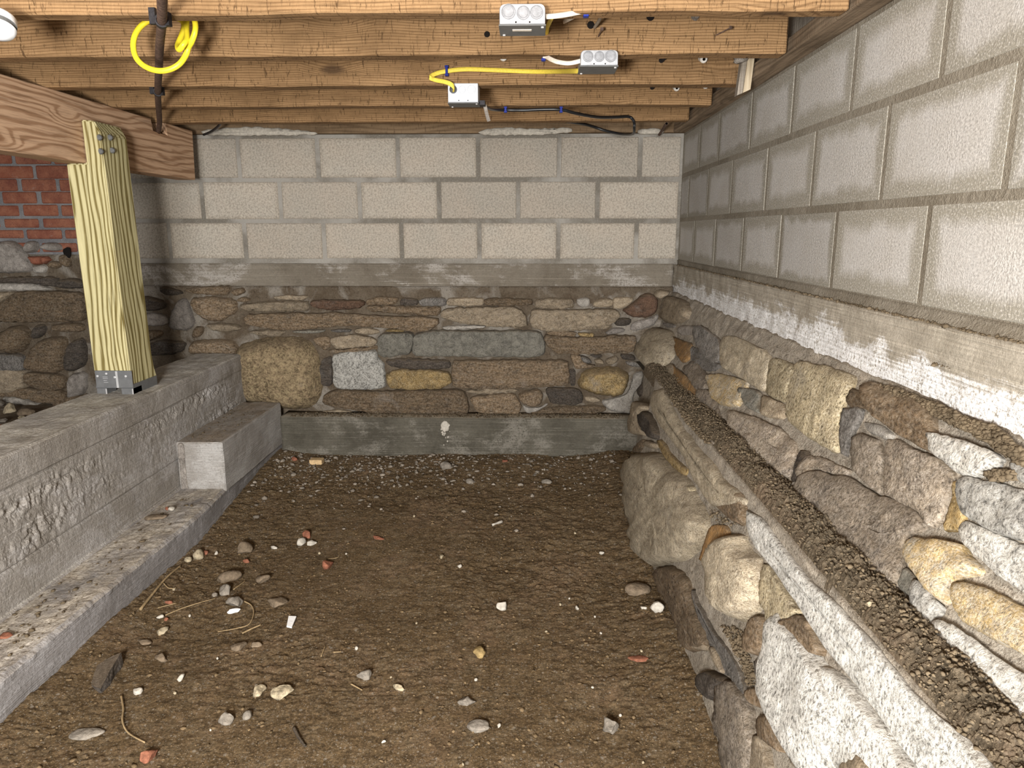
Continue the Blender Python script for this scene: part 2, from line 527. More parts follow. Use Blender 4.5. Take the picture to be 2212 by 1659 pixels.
M['footing'] = m_concrete('board_marked_footing_concrete', (0.235, 0.210, 0.178), (0.325, 0.300, 0.270), (0.48, 0.46, 0.45), 0.45, 1, pits=1.3, dust=((0.38, 0.34, 0.27), (0.84, 0.80, 0.72)))  # pale top dust, whitened further in place of light falling on the top
M['footlow'] = m_concrete('grey_curb_concrete', (0.180, 0.166, 0.156), (0.255, 0.240, 0.232), (0.44, 0.43, 0.43), 0.40, 1, pits=0.6, dust=((0.22, 0.17, 0.11), (0.74, 0.66, 0.53)))
M['stepc'] = m_concrete('pale_step_concrete', (0.255, 0.235, 0.210), (0.340, 0.322, 0.300), (0.50, 0.49, 0.47), 0.4, 1, pits=0.5)

def m_dirt(name, a, b, c, speck=0.5):
    g = G(name); v = g.tc()
    col = g.mix(g.step(g.noise(v, 2.2, 5, 0.6, 0.4), 0.38, 0.64), a, b)
    col = g.mix(g.step(g.noise(v, 3.4, 6, 0.7, 0.5), 0.50, 0.62), col, tuple(x * y for x, y in zip(c, (1.05, 0.95, 0.93))))
    col = g.mix(g.step(g.noise(v, 16, 7, 0.78), 0.47, 0.63), col, c)
    col = g.mix(g.math('MULTIPLY', g.step(g.noise(v, 34, 5, 0.75), 0.53, 0.41), 0.65), col, tuple(x * 0.45 for x in a))
    f = g.noise(v, 150, 4, 0.78)
    col = g.mix(g.math('MULTIPLY', g.step(f, 0.51, 0.66), 0.70), col, tuple(x * 1.9 for x in b))
    col = g.mix(g.math('MULTIPLY', g.step(f, 0.48, 0.33), 0.80), col, tuple(x * 0.35 for x in a))
    for sc, th, pr in ((38, 0.13, 0.72), (85, 0.19, 0.62), (190, 0.26, 0.55)):
        d = g.vor(v, sc); cc = g.sep(g.vor(v, sc, out='Color'), 0)
        k = g.math('MULTIPLY', g.step(d, th + 0.07, th), g.math('MULTIPLY', g.step(cc, pr, pr + 0.02), speck * 0.9))
        col = g.mix(k, col, g.mix(cc, (0.30, 0.24, 0.17), (0.52, 0.47, 0.39)))
    h = g.math('ADD', g.math('MULTIPLY', g.noise(v, 48, 8, 0.8), 1.4), g.math('MULTIPLY', f, 0.5))
    return g.done(col, 0.95, g.bump(h, 0.013, 1.0), spec=0.1)
M['dirt'] = m_dirt('brown_dirt', (0.165, 0.108, 0.054), (0.200, 0.135, 0.070), (0.255, 0.188, 0.112))
M['ledge_dirt'] = m_dirt('loose_ledge_soil', (0.150, 0.115, 0.075), (0.195, 0.152, 0.102), (0.225, 0.180, 0.122), 0.1)

def m_plain(name, c, rough=0.8, var=0.25, scale=60, metal=0.0, bump=0.3, dist=0.003, c2=None, spec=None):
    g = G(name); v = g.tc()
    n = g.noise(v, scale, 5, 0.65)
    col = g.mix(g.step(n, 0.35, 0.68), tuple(x * (1 - var) for x in c), c2 or tuple(min(1, x * (1 + var)) for x in c))
    return g.done(col, rough, g.bump(n, dist, bump) if bump else None, metal, spec)

def m_wood(name, light, dark, axis, ring, off, contrast=0.7, rough_saw=0.5, knots=0.4, knot_col=(0.06, 0.035, 0.02), stretch=0.10, dist=2.5, stain=0.3, kscale=2.2):
    """rings about a pith axis that lies off the board, pulled out along the grain"""
    g = G(name); v = g.vec('ADD', g.tc(), g.vec('MULTIPLY', (5.1, 2.3, 3.7), g.rnd()))
    sc = [1.0, 1.0, 1.0]; sc[axis] = stretch
    base = g.map(g.tc(), tuple(sc), loc=off)
    base = g.vec('ADD', base, g.vec('MULTIPLY', g.vec('SUBTRACT', g.noise(g.map(v, tuple(0.8 if i == axis else 3.0 for i in range(3))), 2.0, 2, 0.5, 0.0, True), (0.5, 0.5, 0.5)), (0.055, 0.055, 0.055)))
    kn = None
    if knots:
        ks = [6.0, 6.0, 6.0]; ks[axis] = kscale
        kd = g.vor(g.map(v, tuple(ks)), 1.0)
        kn = g.step(kd, 0.26, 0.02)
        base = g.vec('ADD', base, g.vec('MULTIPLY', (0.022, 0.022, 0.022), kn))
    rw = g.wave(base, ring, dist, 2, 1.2, 'RINGS', 'XYZ'[axis])
    fs = [90.0, 90.0, 90.0]; fs[axis] = 3.0
    fib = g.noise(g.map(v, tuple(fs)), 1.5, 4, 0.7)
    col = g.mix(g.math('MULTIPLY', g.ramp(rw, [(0.0, 1.0), (0.22, 0.75), (0.45, 0.18), (1.0, 0.0)]), contrast), light, dark)
    col = g.mix(g.math('MULTIPLY', g.step(fib, 0.52, 0.70), 0.55), col, tuple(x * 0.45 for x in dark))
    col = g.mix(g.math('MULTIPLY', g.step(fib, 0.45, 0.26), 0.35), col, tuple(min(1, x * 1.35) for x in light))
    blot = g.noise(v, 3.5, 5, 0.65)
    col = g.mix(g.math('MULTIPLY', g.step(blot, 0.48, 0.68), stain), col, tuple(x * 0.5 for x in dark))
    if kn is not None:
        col = g.mix(g.math('MULTIPLY', g.step(kn, 0.62, 0.85), knots), col, knot_col)
    if rough_saw:
        cs = [14.0, 14.0, 14.0]; cs[axis] = 70.0
        saw = g.noise(g.map(v, tuple(cs)), 2.2, 4, 0.7, 0.6)
        col = g.mix(g.math('MULTIPLY', g.step(saw, 0.57, 0.66), rough_saw), col, tuple(x * 0.40 for x in dark))
        fib = g.math('ADD', fib, g.math('MULTIPLY', saw, -1.0))
    return g.done(col, 0.85, g.bump(fib, 0.004, 0.7))
M['joist'] = m_wood('rough_sawn_fir', (0.315, 0.192, 0.094), (0.150, 0.082, 0.036), 0, 42, (0, 0.03, 0.09), 0.75, 0.85, 0.75, stain=0.40)
M['beam'] = m_wood('planed_fir_beam', (0.560, 0.370, 0.235), (0.270, 0.145, 0.075), 1, 30, (0.55, 0, 0.16), 0.8, 0.0, 0.5, (0.20, 0.09, 0.04), 0.09, 4.0, 0.10)
M['post'] = m_wood('treated_pine_post', (0.510, 0.455, 0.250), (0.160, 0.122, 0.038), 2, 26, (0.16, -0.13, 0), 1.0, 0.0, 0.45, (0.30, 0.23, 0.09), 0.06, 3.0, 0.08, kscale=1.7)
M['rim'] = m_wood('stained_rim_board', (0.240, 0.165, 0.098), (0.115, 0.072, 0.040), 0, 26, (0, 0.03, 0.08), 0.5, 0.5, 0.4, stain=0.6)
M['sill'] = m_wood('weathered_sill_wood', (0.270, 0.200, 0.135), (0.120, 0.085, 0.055), 1, 24, (0.06, 0, 0.03), 0.55, 0.2, 0.3, stain=0.5)
M['greywood'] = m_wood('grey_weathered_wood', (0.300, 0.262, 0.215), (0.150, 0.120, 0.092), 2, 22, (0.05, 0.02, 0), 0.5, 0.2, 0.3, stain=0.4)
M['palewood'] = m_wood('pale_stub_wood', (0.560, 0.470, 0.335), (0.330, 0.240, 0.145), 2, 20, (0.05, 0.02, 0), 0.4, 0.0, 0.0, stain=0.15)
M['offcut'] = m_plain('fresh_wood_offcut', (0.52, 0.37, 0.20), 0.8, 0.2, 80)

def m_brick():
    g = G('old_red_brick'); v = g.vec('ADD', g.tc(), g.math('MULTIPLY', g.rnd(), 19))
    a = g.mix(g.rnd(), (0.225, 0.074, 0.044), (0.150, 0.056, 0.042))
    col = g.mix(g.step(g.noise(v, 16, 6, 0.65), 0.36, 0.66), a, (0.30, 0.125, 0.075))
    f = g.noise(v, 150, 3, 0.7)
    col = g.mix(g.math('MULTIPLY', g.step(f, 0.45, 0.3), 0.6), col, (0.06, 0.03, 0.024))
    col = g.mix(g.math('MULTIPLY', g.step(g.noise(v, 24, 5, 0.7), 0.60, 0.76), 0.6), col, (0.40, 0.33, 0.29))
    return g.done(col, 0.85, g.bump(g.math('ADD', f, g.noise(v, 40, 5, 0.7)), 0.006, 0.7))
M['brick'] = m_brick()
M['brickjoint'] = m_joint('bluish_brick_mortar', (0.150, 0.148, 0.152), (0.215, 0.210, 0.210), (0.36, 0.35, 0.34))
M['galv'] = m_plain('galvanized_steel', (0.33, 0.33, 0.335), 0.42, 0.18, 45, 0.25, 0.15)
M['ko'] = m_plain('dull_knockout_zinc', (0.23, 0.23, 0.235), 0.45, 0.2, 70, 0.25, 0.2)
M['galv_dark'] = m_plain('dark_steel', (0.145, 0.145, 0.14), 0.5, 0.12, 40, 0.15, 0.1)
M['whitebox'] = m_plain('white_painted_steel', (0.50, 0.51, 0.53), 0.45, 0.06, 60, 0.1, 0.1)
M['steel'] = m_plain('grey_bracket_steel', (0.175, 0.178, 0.180), 0.40, 0.10, 60, 0.45, 0.1)
M['steel_edge'] = m_plain('bright_steel', (0.70, 0.70, 0.70), 0.3, 0.05, 60, 0.6, 0)
M['rust'] = m_plain('rusted_iron_pipe', (0.120, 0.078, 0.060), 0.75, 0.45, 90, 0.15, 0.6, 0.003)
M['blackiron'] = m_plain('black_iron_strap', (0.030, 0.028, 0.030), 0.55, 0.3, 90, 0.3, 0.4)
M['yellow'] = m_plain('bright_yellow_cable', (0.80, 0.64, 0.030), 0.42, 0.10, 30, 0, 0.05, spec=0.4)
M['yellowflat'] = m_plain('yellow_flat_cable', (0.78, 0.60, 0.085), 0.5, 0.12, 200, 0, 0.05)
M['whitecable'] = m_plain('off_white_cable', (0.68, 0.60, 0.50), 0.6, 0.15, 90, 0, 0.1)
M['greycable'] = m_plain('dusty_grey_cable', (0.33, 0.28, 0.22), 0.7, 0.2, 90, 0, 0.1)
M['blackcable'] = m_plain('black_cable', (0.014, 0.014, 0.015), 0.35, 0.2, 60, 0, 0.05, spec=0.5)
M['blue'] = m_plain('blue_staple_plastic', (0.018, 0.030, 0.220), 0.4, 0.1, 60, 0, 0)
M['porcelain'] = m_plain('glazed_porcelain', (0.66, 0.63, 0.58), 0.25, 0.08, 40, 0, 0, spec=0.5)
M['hole'] = m_plain('unlit_hole', (0.010, 0.008, 0.007), 0.95, 0.1, 40, 0, 0)
M['cap'] = m_plain('white_lamp_plastic', (0.80, 0.82, 0.85), 0.3, 0.03, 30, 0, 0, spec=0.5)
M['tape'] = m_plain('torn_grey_tape', (0.20, 0.175, 0.15), 0.6, 0.3, 80, 0, 0.4)
M['plaster'] = m_plain('white_plaster', (0.43, 0.395, 0.335), 0.9, 0.22, 90, 0, 0.7)
M['whiteplastic'] = m_plain('white_plastic', (0.86, 0.86, 0.85), 0.4, 0.03, 30, 0, 0)
M['print'] = m_plain('grey_print', (0.42, 0.42, 0.44), 0.6, 0.05, 30, 0, 0)
M['greystone'] = m_plain('grey_rubble_stone', (0.205, 0.180, 0.148), 0.9, 0.35, 45, 0, 0.9, 0.008)
M['brownstone'] = m_plain('brown_pebble_stone', (0.165, 0.125, 0.085), 0.9, 0.35, 45, 0, 0.9, 0.008)
M['shell'] = m_plain('pale_crusted_stone', (0.33, 0.275, 0.185), 0.9, 0.55, 60, 0, 0.9, 0.006)
M['yellowstone'] = m_plain('yellow_brown_stone', (0.30, 0.215, 0.095), 0.9, 0.35, 60, 0, 0.9, 0.006)
M['brickbit'] = m_plain('broken_red_brick', (0.225, 0.092, 0.055), 0.9, 0.40, 70, 0, 0.8, 0.005)
M['twig'] = m_plain('dry_brown_twig', (0.27, 0.195, 0.105), 0.85, 0.3, 60, 0, 0.3)
M['gravel'] = m_plain('grey_gravel', (0.205, 0.175, 0.140), 0.95, 0.55, 22, 0, 0.6, 0.004)
M['crumb'] = m_plain('soil_crumbs', (0.140, 0.098, 0.054), 0.97, 0.40, 18, 0, 0.6, 0.004, spec=0.1)
M['ledgecrumb'] = m_plain('ledge_soil_crumbs', (0.106, 0.081, 0.052), 0.97, 0.35, 18, 0, 0.6, 0.004, spec=0.1)
M['ply'] = m_plain('subfloor_boards', (0.22, 0.145, 0.08), 0.9, 0.3, 12)

# ------------------------------------------------------------------ where the surfaces stand
YB, YR, YC = 3.77, 3.695, 3.575           # back: block face, rubble face, low curb face
XW, XB = 0.77, 0.745                       # right: block face, concrete band face
YL = 3.95                                  # brick wall beyond the post
ZJ = H + 0.477                             # underside of the joists
PROF = [(0.760, 0.17), (0.745, 0.300), (0.715, 0.345), (0.680, 0.479), (0.600, 0.610), (0.530, 0.606), (0.515, 0.700), (0.470, 0.950), (0.450, 1.21), (0.44, 1.45)]

def prof_normal(i):
    (x0, h0), (x1, h1) = PROF[i], PROF[i + 1]
    n = Vector((-(h1 - h0), 0, -(x1 - x0)))
    if n.x > 0 and n.z < 0: n = -n
    return n.normalized()
PN = [prof_normal(i) for i in range(len(PROF) - 1)]

def surf_right(px, py):
    d = ray(px, py)
    r = -d.z / max(d.x, 1e-3)
    for i in range(len(PROF) - 1):
        (x0, h0), (x1, h1) = PROF[i], PROF[i + 1]
        if r <= h1 / x1 or i == len(PROF) - 2:
            break
    # h0 + s*(h1-h0) = r*(x0 + s*(x1-x0))
    s = (r * x0 - h0) / ((h1 - h0) - r * (x1 - x0))
    s = min(max(s, -0.5), 1.3)
    x = x0 + s * (x1 - x0)
    t = x / d.x
    p = CAM + d * t
    n = PN[i].copy()
    j = i + 1 if s > 0.5 else i - 1
    if 0 <= j < len(PN):
        w = abs(s - 0.5)
        n = (n * (1 - w) + PN[j] * w)
    return p, n.normalized()

def surf_back(px, py): return hy(px, py, YR), Vector((0, -1, 0))
def surf_left(px, py): return hy(px, py, YL - 0.03), Vector((0, -1, 0))
def surf_rim(px, py): return hy(px, py, 3.735), Vector((0, -1, 0))
def surf_sill(px, py): return hx(px, py, 0.735), Vector((-1, 0, 0))

def floor_z(x, y):
    x = np.asarray(x, float); y = np.asarray(y, float)
    z = 0.058 * np.clip((y - 2.3) / 1.2, 0, 1) ** 1.3
    z = z + 0.030 * np.clip((x - 0.18) / 0.28, 0, 1) ** 2 + 0.022 * np.clip((-1.08 - x) / 0.2, 0, 1) ** 2
    p = np.stack([x, y, 0 * x], -1).reshape(-1, 3)
    return z + (0.016 * fbm(p, 2.2, 3, 5) + 0.007 * fbm(p, 7, 3, 9)).reshape(x.shape)

def on_floor(px, py):
    z = 0.0
    for k in range(5):
        p = hz(px, py, z)
        z = float(floor_z(np.array([p.x]), np.array([p.y]))[0])
    return Vector((p.x, p.y, z))

def pxm(p):                                # metres per pixel at a point
    return (cR.transposed() @ (CAM - p)).z / FPX * (1 if (cR.transposed() @ (CAM - p)).z > 0 else -1)

CROPS = {'C1': (0, 0, .33759), 'C2': (740, 0, .33759), 'C3': (1472, 0, .33759), 'C4': (0, 500, .33759), 'C5': (600, 540, .33759),
         'C6': (1240, 540, .33759), 'C7': (1472, 540, .33759), 'C8': (1472, 1099, .33759), 'C9': (1240, 900, .30139), 'T': (0, 1000, .39721),
         'U': (500, 1000, .39721), 'V': (1000, 1000, .39714), 'D1': (0, 320, .18079), 'D2': (0, 560, .24115), 'D3': (280, 580, .19286),
         'D4': (1140, 620, .18987), 'D5': (1340, 780, .18083), 'D6': (1500, 1150, .30675), 'D7': (1800, 850, .30139), 'P': (0, 0, 1.0),
         'E3': (1050, 0, .13562), 'E4': (900, 120, .10850), 'E5': (1300, 90, .12658), 'E6': (1400, 0, .18083), 'E2': (260, 0, .10850)}

def PX(c, pts):
    x0, y0, s = CROPS[c]
    return [(x0 + x * s, y0 + y * s) for x, y in pts]

def S2(c, s):
    """'x,y x,y ...' in a measuring sheet -> list of pixels"""
    return PX(c, [tuple(float(a) for a in q.split(',')) for q in s.split()])

_seed = [100]
def stone(parent, outline, surf, mat, bulge=0.02, back=0.05, rough=1.0, name='stone', flat=0.5, label=None, chaikin=1, grow=0.0, thin=1.0, round=.20):
    bulge *= thin
    _seed[0] += 1
    seed = _seed[0]
    rs = np.random.RandomState(seed)
    P = np.array(outline, float)
    for _ in range(chaikin):
        Q = np.roll(P, -1, 0)
        P = np.stack([P * (1 - round) + Q * round, P * round + Q * (1 - round)], 1).reshape(-1, 2)
    seg = np.linalg.norm(np.roll(P, -1, 0) - P, axis=1)
    per = seg.sum()
    N = int(np.clip(per / 6.5, 14, 64))
    cum = np.concatenate([[0], np.cumsum(seg)])
    t = np.arange(N) / N * per
    Pc = np.vstack([P, P[:1]])
    P = np.stack([np.interp(t, cum, Pc[:, 0]), np.interp(t, cum, Pc[:, 1])], 1)
    jit = min(1.6, per / 200)
    P += rs.uniform(-jit, jit, P.shape)
    c = P.mean(0)
    D = P - c
    ev, E = np.linalg.eigh(np.cov(D.T))
    U = D @ E
    ext = np.abs(U).max(0)
    half = max(ext.min(), 1.0)
    U = U * (1 + grow / ext)
    ext = ext + grow
    rings = [(0.0, None), (0.0, 0.0), (0.035 + 0.165 * flat, 0.62), (0.10 + 0.25 * flat, 0.90), (0.45, 0.98), (0.70, 1.0), (0.90, 1.0)]
    if half < 14: rings = [(0.0, None), (0.0, 0.0), (0.20, 0.6), (0.55, 1.0)]
    V2, Hh = [], []
    for d, hgt in rings:
        sc = 1 - np.minimum(d * half / ext, 0.97)
        V2.append((U * sc) @ E.T + c)
        Hh += [hgt] * N
    V2 = np.vstack(V2 + [c[None]])
    Hh.append(1.0)
    pos, nor = [], []
    for (x, y) in V2:
        p, n = surf(x, y)
        pos.append(p); nor.append(n)
    nor[-1] = nor[-1]
    pos = np.array([p[:] for p in pos]); nor = np.array([n[:] for n in nor])
    mean_n = nor[N:2 * N].mean(0); mean_n /= np.linalg.norm(mean_n)
    size = pxm(Vector(pos[-1])) * half
    hh = np.array([(-back / max(bulge, 1e-4)) if h is None else h for h in Hh]) * bulge
    live = np.array([h is not None and h > 0 for h in Hh])
    amp = min(0.35 * size, 0.011) * rough
    nz = fbm(pos + seed * 1.37, min(9.0, 0.9 / max(size, 0.02)), 4, seed) * amp + np.where(live, fbm(pos, 30, 3, seed + 5) * amp * 0.45, 0)
    nrm = nor * 0.5 + mean_n * 0.5
    pos = pos + nrm * (hh + nz * np.where(np.array([h is None for h in Hh]), 0, 1))[:, None]
    F = []
    R = len(rings)
    for k in range(R - 1):
        for i in range(N):
            j = (i + 1) % N
            F.append((k * N + i, k * N + j, (k + 1) * N + j, (k + 1) * N + i))
    top = R * N
    for i in range(N):
        F.append(((R - 1) * N + i, (R - 1) * N + (i + 1) % N, top))
    o = obj(name, pos, F, mat, parent, smooth=True, origin=tuple(pos[top]))
    fix_normals(o)
    if label: o['label'] = label
    return o

def stones(parent, surf, crop, rows):
    for r in rows:
        mat, bulge, s = r[0], r[1], r[2]
        kw = r[3] if len(r) > 3 else {}
        stone(parent, S2(crop, s), surf, M[mat], bulge, **kw)

# ------------------------------------------------------------------ back wall: block courses, concrete band, rubble
wall_back = fix_normals(obj('wall_back', *box(-2.112, 0.80, YB + 0.0018, YB + 0.16, 1.03, 1.69), M['joint_back']))
props(wall_back, kind='structure')
rows_y = [292, 388, 477, 563.5]
joints = [[343, 515, 686, 859.5, 1033, 1208, 1383], [272, 437, 605, 777, 948.5, 1119.5, 1291.5], [272, 366, 529, 700, 868, 1036, 1206.5, 1375]]
random.seed(4)
for r in range(3):
    ym = (rows_y[r] + rows_y[r + 1]) / 2
    z1, z0 = hy(1100, rows_y[r], YB).z, hy(1100, rows_y[r + 1], YB).z
    xs = [hy(j, ym, YB).x for j in joints[r]] + [XW - 0.003]
    if r == 0: xs = [-2.11, xs[0]] + xs[1:]
    for a, b in zip(xs[:-1], xs[1:]):
        g = 0.0085
        a2 = a + (g if a > -2.0 else 0.0); j = lambda: random.uniform(-.0015, .0015)
        fix_normals(obj('concrete_block', *bbox_bev(a2 + j(), b - g + j(), YB - abs(j()), YB + 0.07, z0 + g + j(), z1 - g + j(), 0.005), M['block_back'], wall_back, origin=((a + b) / 2, YB, (z0 + z1) / 2)))

def disp_box_face(name, us, vs, place, mat, parent, amp, sc, seed, thick, label=None, extra=None):
    """displaced sheet with closed sides; place(u, v) -> point, normal is taken from place(u, v, 1)"""
    nu, nv = len(us), len(vs)
    UU, VV = np.meshgrid(us, vs, indexing='ij')
    P, Nn = place(UU.ravel(), VV.ravel())
    d = amp * fbm(P, sc, 5, seed)
    if extra is not None: d = d + extra(P)
    front = P + Nn * d[:, None]
    backp = P - Nn * thick
    V = np.vstack([front, backp])
    F = [grid_faces(nu, nv)]
    i = np.arange(nu * nv).reshape(nu, nv); off = nu * nv
    F.append(grid_faces(nu, nv)[:, ::-1] + off)
    for e in (i[0], i[-1][::-1], i[:, 0][::-1], i[:, -1]):
        F.append(np.stack([e[:-1], e[1:], e[1:] + off, e[:-1] + off], -1))
    o = obj(name, V, np.vstack(F), mat, parent, smooth=False)
    fix_normals(o)
    o.data.polygons.foreach_set('use_smooth', [True] * len(o.data.polygons))
    if label: o['label'] = label
    return o

disp_box_face('concrete_band', np.linspace(-2.11, 0.745, 170), np.linspace(0.874, 1.046, 18),
              lambda u, v: (np.stack([u, 0 * u + 3.752, v], 1), np.tile([0., -1, 0], (len(u), 1))), M['band_back'], wall_back, 0.004, 12, 3, 0.15,
              'stained concrete band cast between blocks and rubble', lambda P: -0.016 * np.clip((0.898 - P[:, 2]) / 0.02, 0, 1) * (0.5 + fbm(P, 14, 3, 8)))
disp_box_face('rubble_core', np.linspace(-2.2, 0.74, 190), np.linspace(0.0, 0.93, 64),
              lambda u, v: (np.stack([u, 0 * u + YR + 0.016, v], 1), np.tile([0., -1, 0], (len(u), 1))), M['back_mortar'], wall_back, 0.016, 10, 21, 0.2)

BK = dict(flat=0.04, thin=.85, grow=2.0, round=.13)
stones(wall_back, surf_back, 'C5', [
    ('red', .022, '200,335 250,315 400,318 520,318 560,330 550,365 480,380 360,390 260,375 210,360'),
    ('brown', .014, '565,322 640,302 770,308 752,345 570,350', BK),
    ('dark', .012, '785,335 800,310 890,318 895,350 790,350', BK),
    ('slate', .012, '905,330 940,308 1070,308 1080,350 960,360 910,350', BK),
    ('brown', .022, '570,362 700,358 870,365 1030,362 1040,395 1020,418 900,413 700,400 580,385', BK),
    ('tan', .016, '1085,312 1200,306 1320,313 1313,350 1200,357 1085,352', BK),
    ('brown', .018, '1326,315 1450,311 1625,318 1630,345 1480,355 1330,353', BK),
    ('tan', .020, '1650,325 1760,310 1880,318 1895,350 1870,372 1650,373', BK),
    ('mortar', .014, '1905,320 1960,302 2000,310 1993,362 1930,370'),
    ('tan', .022, '2010,345 2040,318 2110,305 2150,320 2150,352 2120,370 2020,368'),
    ('brown', .030, '-207,415 0,408 350,403 560,418 850,425 1030,442 1038,468 985,500 950,518 860,512 700,498 480,480 300,490 90,508 -60,498 -207,470', BK),
    ('tan', .032, '1042,405 1080,372 1250,369 1450,363 1540,372 1580,420 1600,478 1550,496 1380,487 1200,470 1062,440', BK),
    ('tan', .032, '1620,400 1640,380 1900,387 2120,375 2182,397 2185,430 2145,460 2110,498 1960,510 1750,518 1650,505 1614,470', BK),
    ('brown', .014, '220,562 330,546 345,620 300,648 240,600'),
    ('tan', .018, '347,562 480,542 608,560 637,590 620,608 520,618 380,628 345,600', BK),
    ('brown', .016, '330,642 480,630 640,616 650,630 500,650 340,658', BK),
    ('grey', .010, '90,517 300,507 310,525 200,535 100,530'),
    ('slate', .010, '322,515 400,502 470,507 470,525 380,530'),
    ('tan', .012, '492,505 560,493 650,512 655,533 560,546 490,530'),
    ('gold', .010, '680,512 740,503 820,515 800,525 690,525'),
    ('mortar', .010, '1040,500 1100,482 1330,482 1330,500 1100,513'),
    ('grey', .030, '650,537 860,529 867,580 850,660 690,683 642,655', BK),
    ('grey', .031, '873,545 980,516 1300,521 1640,516 1690,540 1707,620 1700,668 1660,681 1200,678 862,672', BK),
    ('dark', .008, '290,700 343,682 343,868 282,858 262,790', BK),
    ('wgranite', .026, '352,682 420,652 620,642 640,690 678,732 684,868 660,887 520,889 362,884', BK),
    ('dark', .018, '692,712 800,694 1100,712 1108,753 900,763 760,748 702,730', BK),
    ('gold', .026, '692,800 760,767 1000,771 1100,792 1108,848 1040,884 800,887 720,879', BK),
    ('brown', .034, '1117,730 1132,711 1500,706 1850,706 1863,780 1858,860 1600,879 1180,884 1117,868', BK),
    ('brown', .034, '290,940 360,897 600,906 1000,897 1188,901 1218,960 1218,1038 1120,1056 700,1052 430,1008 300,988', BK),
    ('tan', .014, '1207,900 1350,887 1530,886 1530,908 1350,918 1220,913', BK),
    ('brown', .030, '1227,940 1400,926 1508,917 1557,1000 1538,1053 1282,1038', BK),
    ('brown', .028, '1532,930 1570,902 1680,887 1703,940 1678,998 1600,1003 1552,968'),
    ('dark', .020, '1717,900 1740,882 1900,887 1943,910 1948,968 1900,988 1752,978', BK),
    ('tan', .010, '280,1032 400,1017 500,1037 480,1052 290,1050'),
    ('greym', .008, '1250,1052 1330,1040 1440,1056 1380,1066 1270,1064'),
    ('mortar', .008, '1560,985 1600,1012 1680,1008 1730,975 1725,1000 1640,1040 1590,1050'),
])
stones(wall_back, surf_back, 'D4', [
    ('dark', .018, '978,400 1030,352 1168,352 1183,390 1140,440 1000,443'),
    ('tan', .014, '987,122 1195,122 1188,170 1060,245 972,240', BK),
    ('red', .030, '1065,262 1200,182 1330,65 1450,85 1486,165 1458,288 1380,348 1182,343 1122,300'),
    ('tan', .050, '1438,62 1500,22 1620,42 1598,90 1490,148 1440,110'),
    ('brown', .012, '205,512 400,503 548,520 538,558 235,540', BK),
    ('gold', .014, '562,522 750,533 738,568 602,553', BK),
    ('greym', .012, '862,540 960,463 1098,467 1118,500 1000,538'),
    ('brown', .036, '192,592 215,543 420,572 750,572 1000,547 1235,562 1220,640 1200,742 800,748 520,758 352,753 232,670', BK),
    ('brown', .024, '482,772 595,772 610,840 700,880 765,890 748,903 542,928', BK),
    ('slate', .018, '598,775 690,800 740,870 650,870 600,830'),
    ('tan', .018, '742,832 820,803 870,850 870,878 780,872'),
    ('tan', .020, '880,850 900,815 1005,772 1038,830 980,883 900,882'),
    ('dark', .010, '700,770 850,768 850,800 760,806'),
    ('dark', .010, '1052,768 1192,772 1228,828 1092,814', BK),
    ('slate', .014, '1092,852 1200,832 1306,882 1298,913 1182,908'),
    ('gold', .070, '582,1040 640,962 760,918 960,902 1080,932 1158,1000 1148,1100 1090,1218 1020,1248 800,1228 622,1158 568,1110', dict(flat=0.9)),
    ('dark', .006, '484,945 535,945 530,1118 494,1116', BK),
    ('tan', .012, '642,1242 760,1242 848,1290 760,1318 652,1298'),
    ('mortar', .012, '1215,960 1330,965 1292,1100 1235,1170 1200,1270 1185,1440 1050,1435 920,1408 832,1292 1000,1262 1112,1228 1162,1140', dict(rough=.5, name='mortar_patch', label='smooth pale mortar patch beside the golden boulder')),
    ('dark', .045, '1242,1180 1320,1062 1430,1012 1468,1090 1420,1238 1340,1273 1262,1248', dict(flat=0.9)),
    ('greym', .014, '1200,395 1400,350 1470,300 1500,330 1430,440 1250,500 1150,480', dict(rough=.5)),
    ('brown', .010, '10,1440 200,1370 420,1350 880,1350 900,1400 800,1450 400,1470 30,1470'),
])
stones(wall_back, surf_back, 'D3', [
    ('tan', .020, '1232,420 1300,392 1500,381 1988,366 2003,420 1988,468 1600,478 1332,476 1242,450', BK),
    ('brown', .014, '1192,352 1262,312 1348,340 1338,373 1202,373'),
    ('tan', .010, '1602,325 1750,303 2008,312 1930,350 1650,342', BK),
    ('brown', .018, '622,232 760,207 1098,207 1128,240 1080,293 770,283 642,263', BK),
    ('brown', .018, '1122,250 1262,207 1288,270 1180,318'),
    ('brown', .030, '672,330 900,312 1178,332 1218,480 1080,558 1030,598 850,578 732,500 692,420'),
    ('tan', .020, '842,620 1000,610 1200,622 1286,688 1040,718 902,688'),
    ('tan', .018, '1302,702 1600,672 1778,702 1660,778 1402,738'),
    ('brown', .020, '722,650 838,650 800,758 692,788'),
    ('brown', .034, '642,930 700,802 850,792 1150,802 1218,900 1210,975 900,958 700,965', dict(flat=0.9)),
    ('dark', .030, '60,400 150,302 350,342 428,430 300,478 82,470'),
    ('brown', .030, '102,700 378,690 368,760 120,850'),
    ('dark', .020, '352,202 560,252 598,280 450,298 352,262', BK),
    ('greym', .018, '452,522 560,332 640,330 720,560 720,640 640,700 430,680'),
    ('greym', .012, '80,500 300,495 440,540 420,640 100,640'),
    ('dark', .020, '130,880 330,800 540,810 640,840 560,960 150,985'),
])
stone(wall_back, S2('P', '514,795 512,748 560,730 640,726 670,737 690,772 698,830 690,868 660,884 590,881 522,869 514,835'), surf_back, M['boulder'], 0.095, rough=2.6, flat=0.8, label='large rounded golden brown boulder')
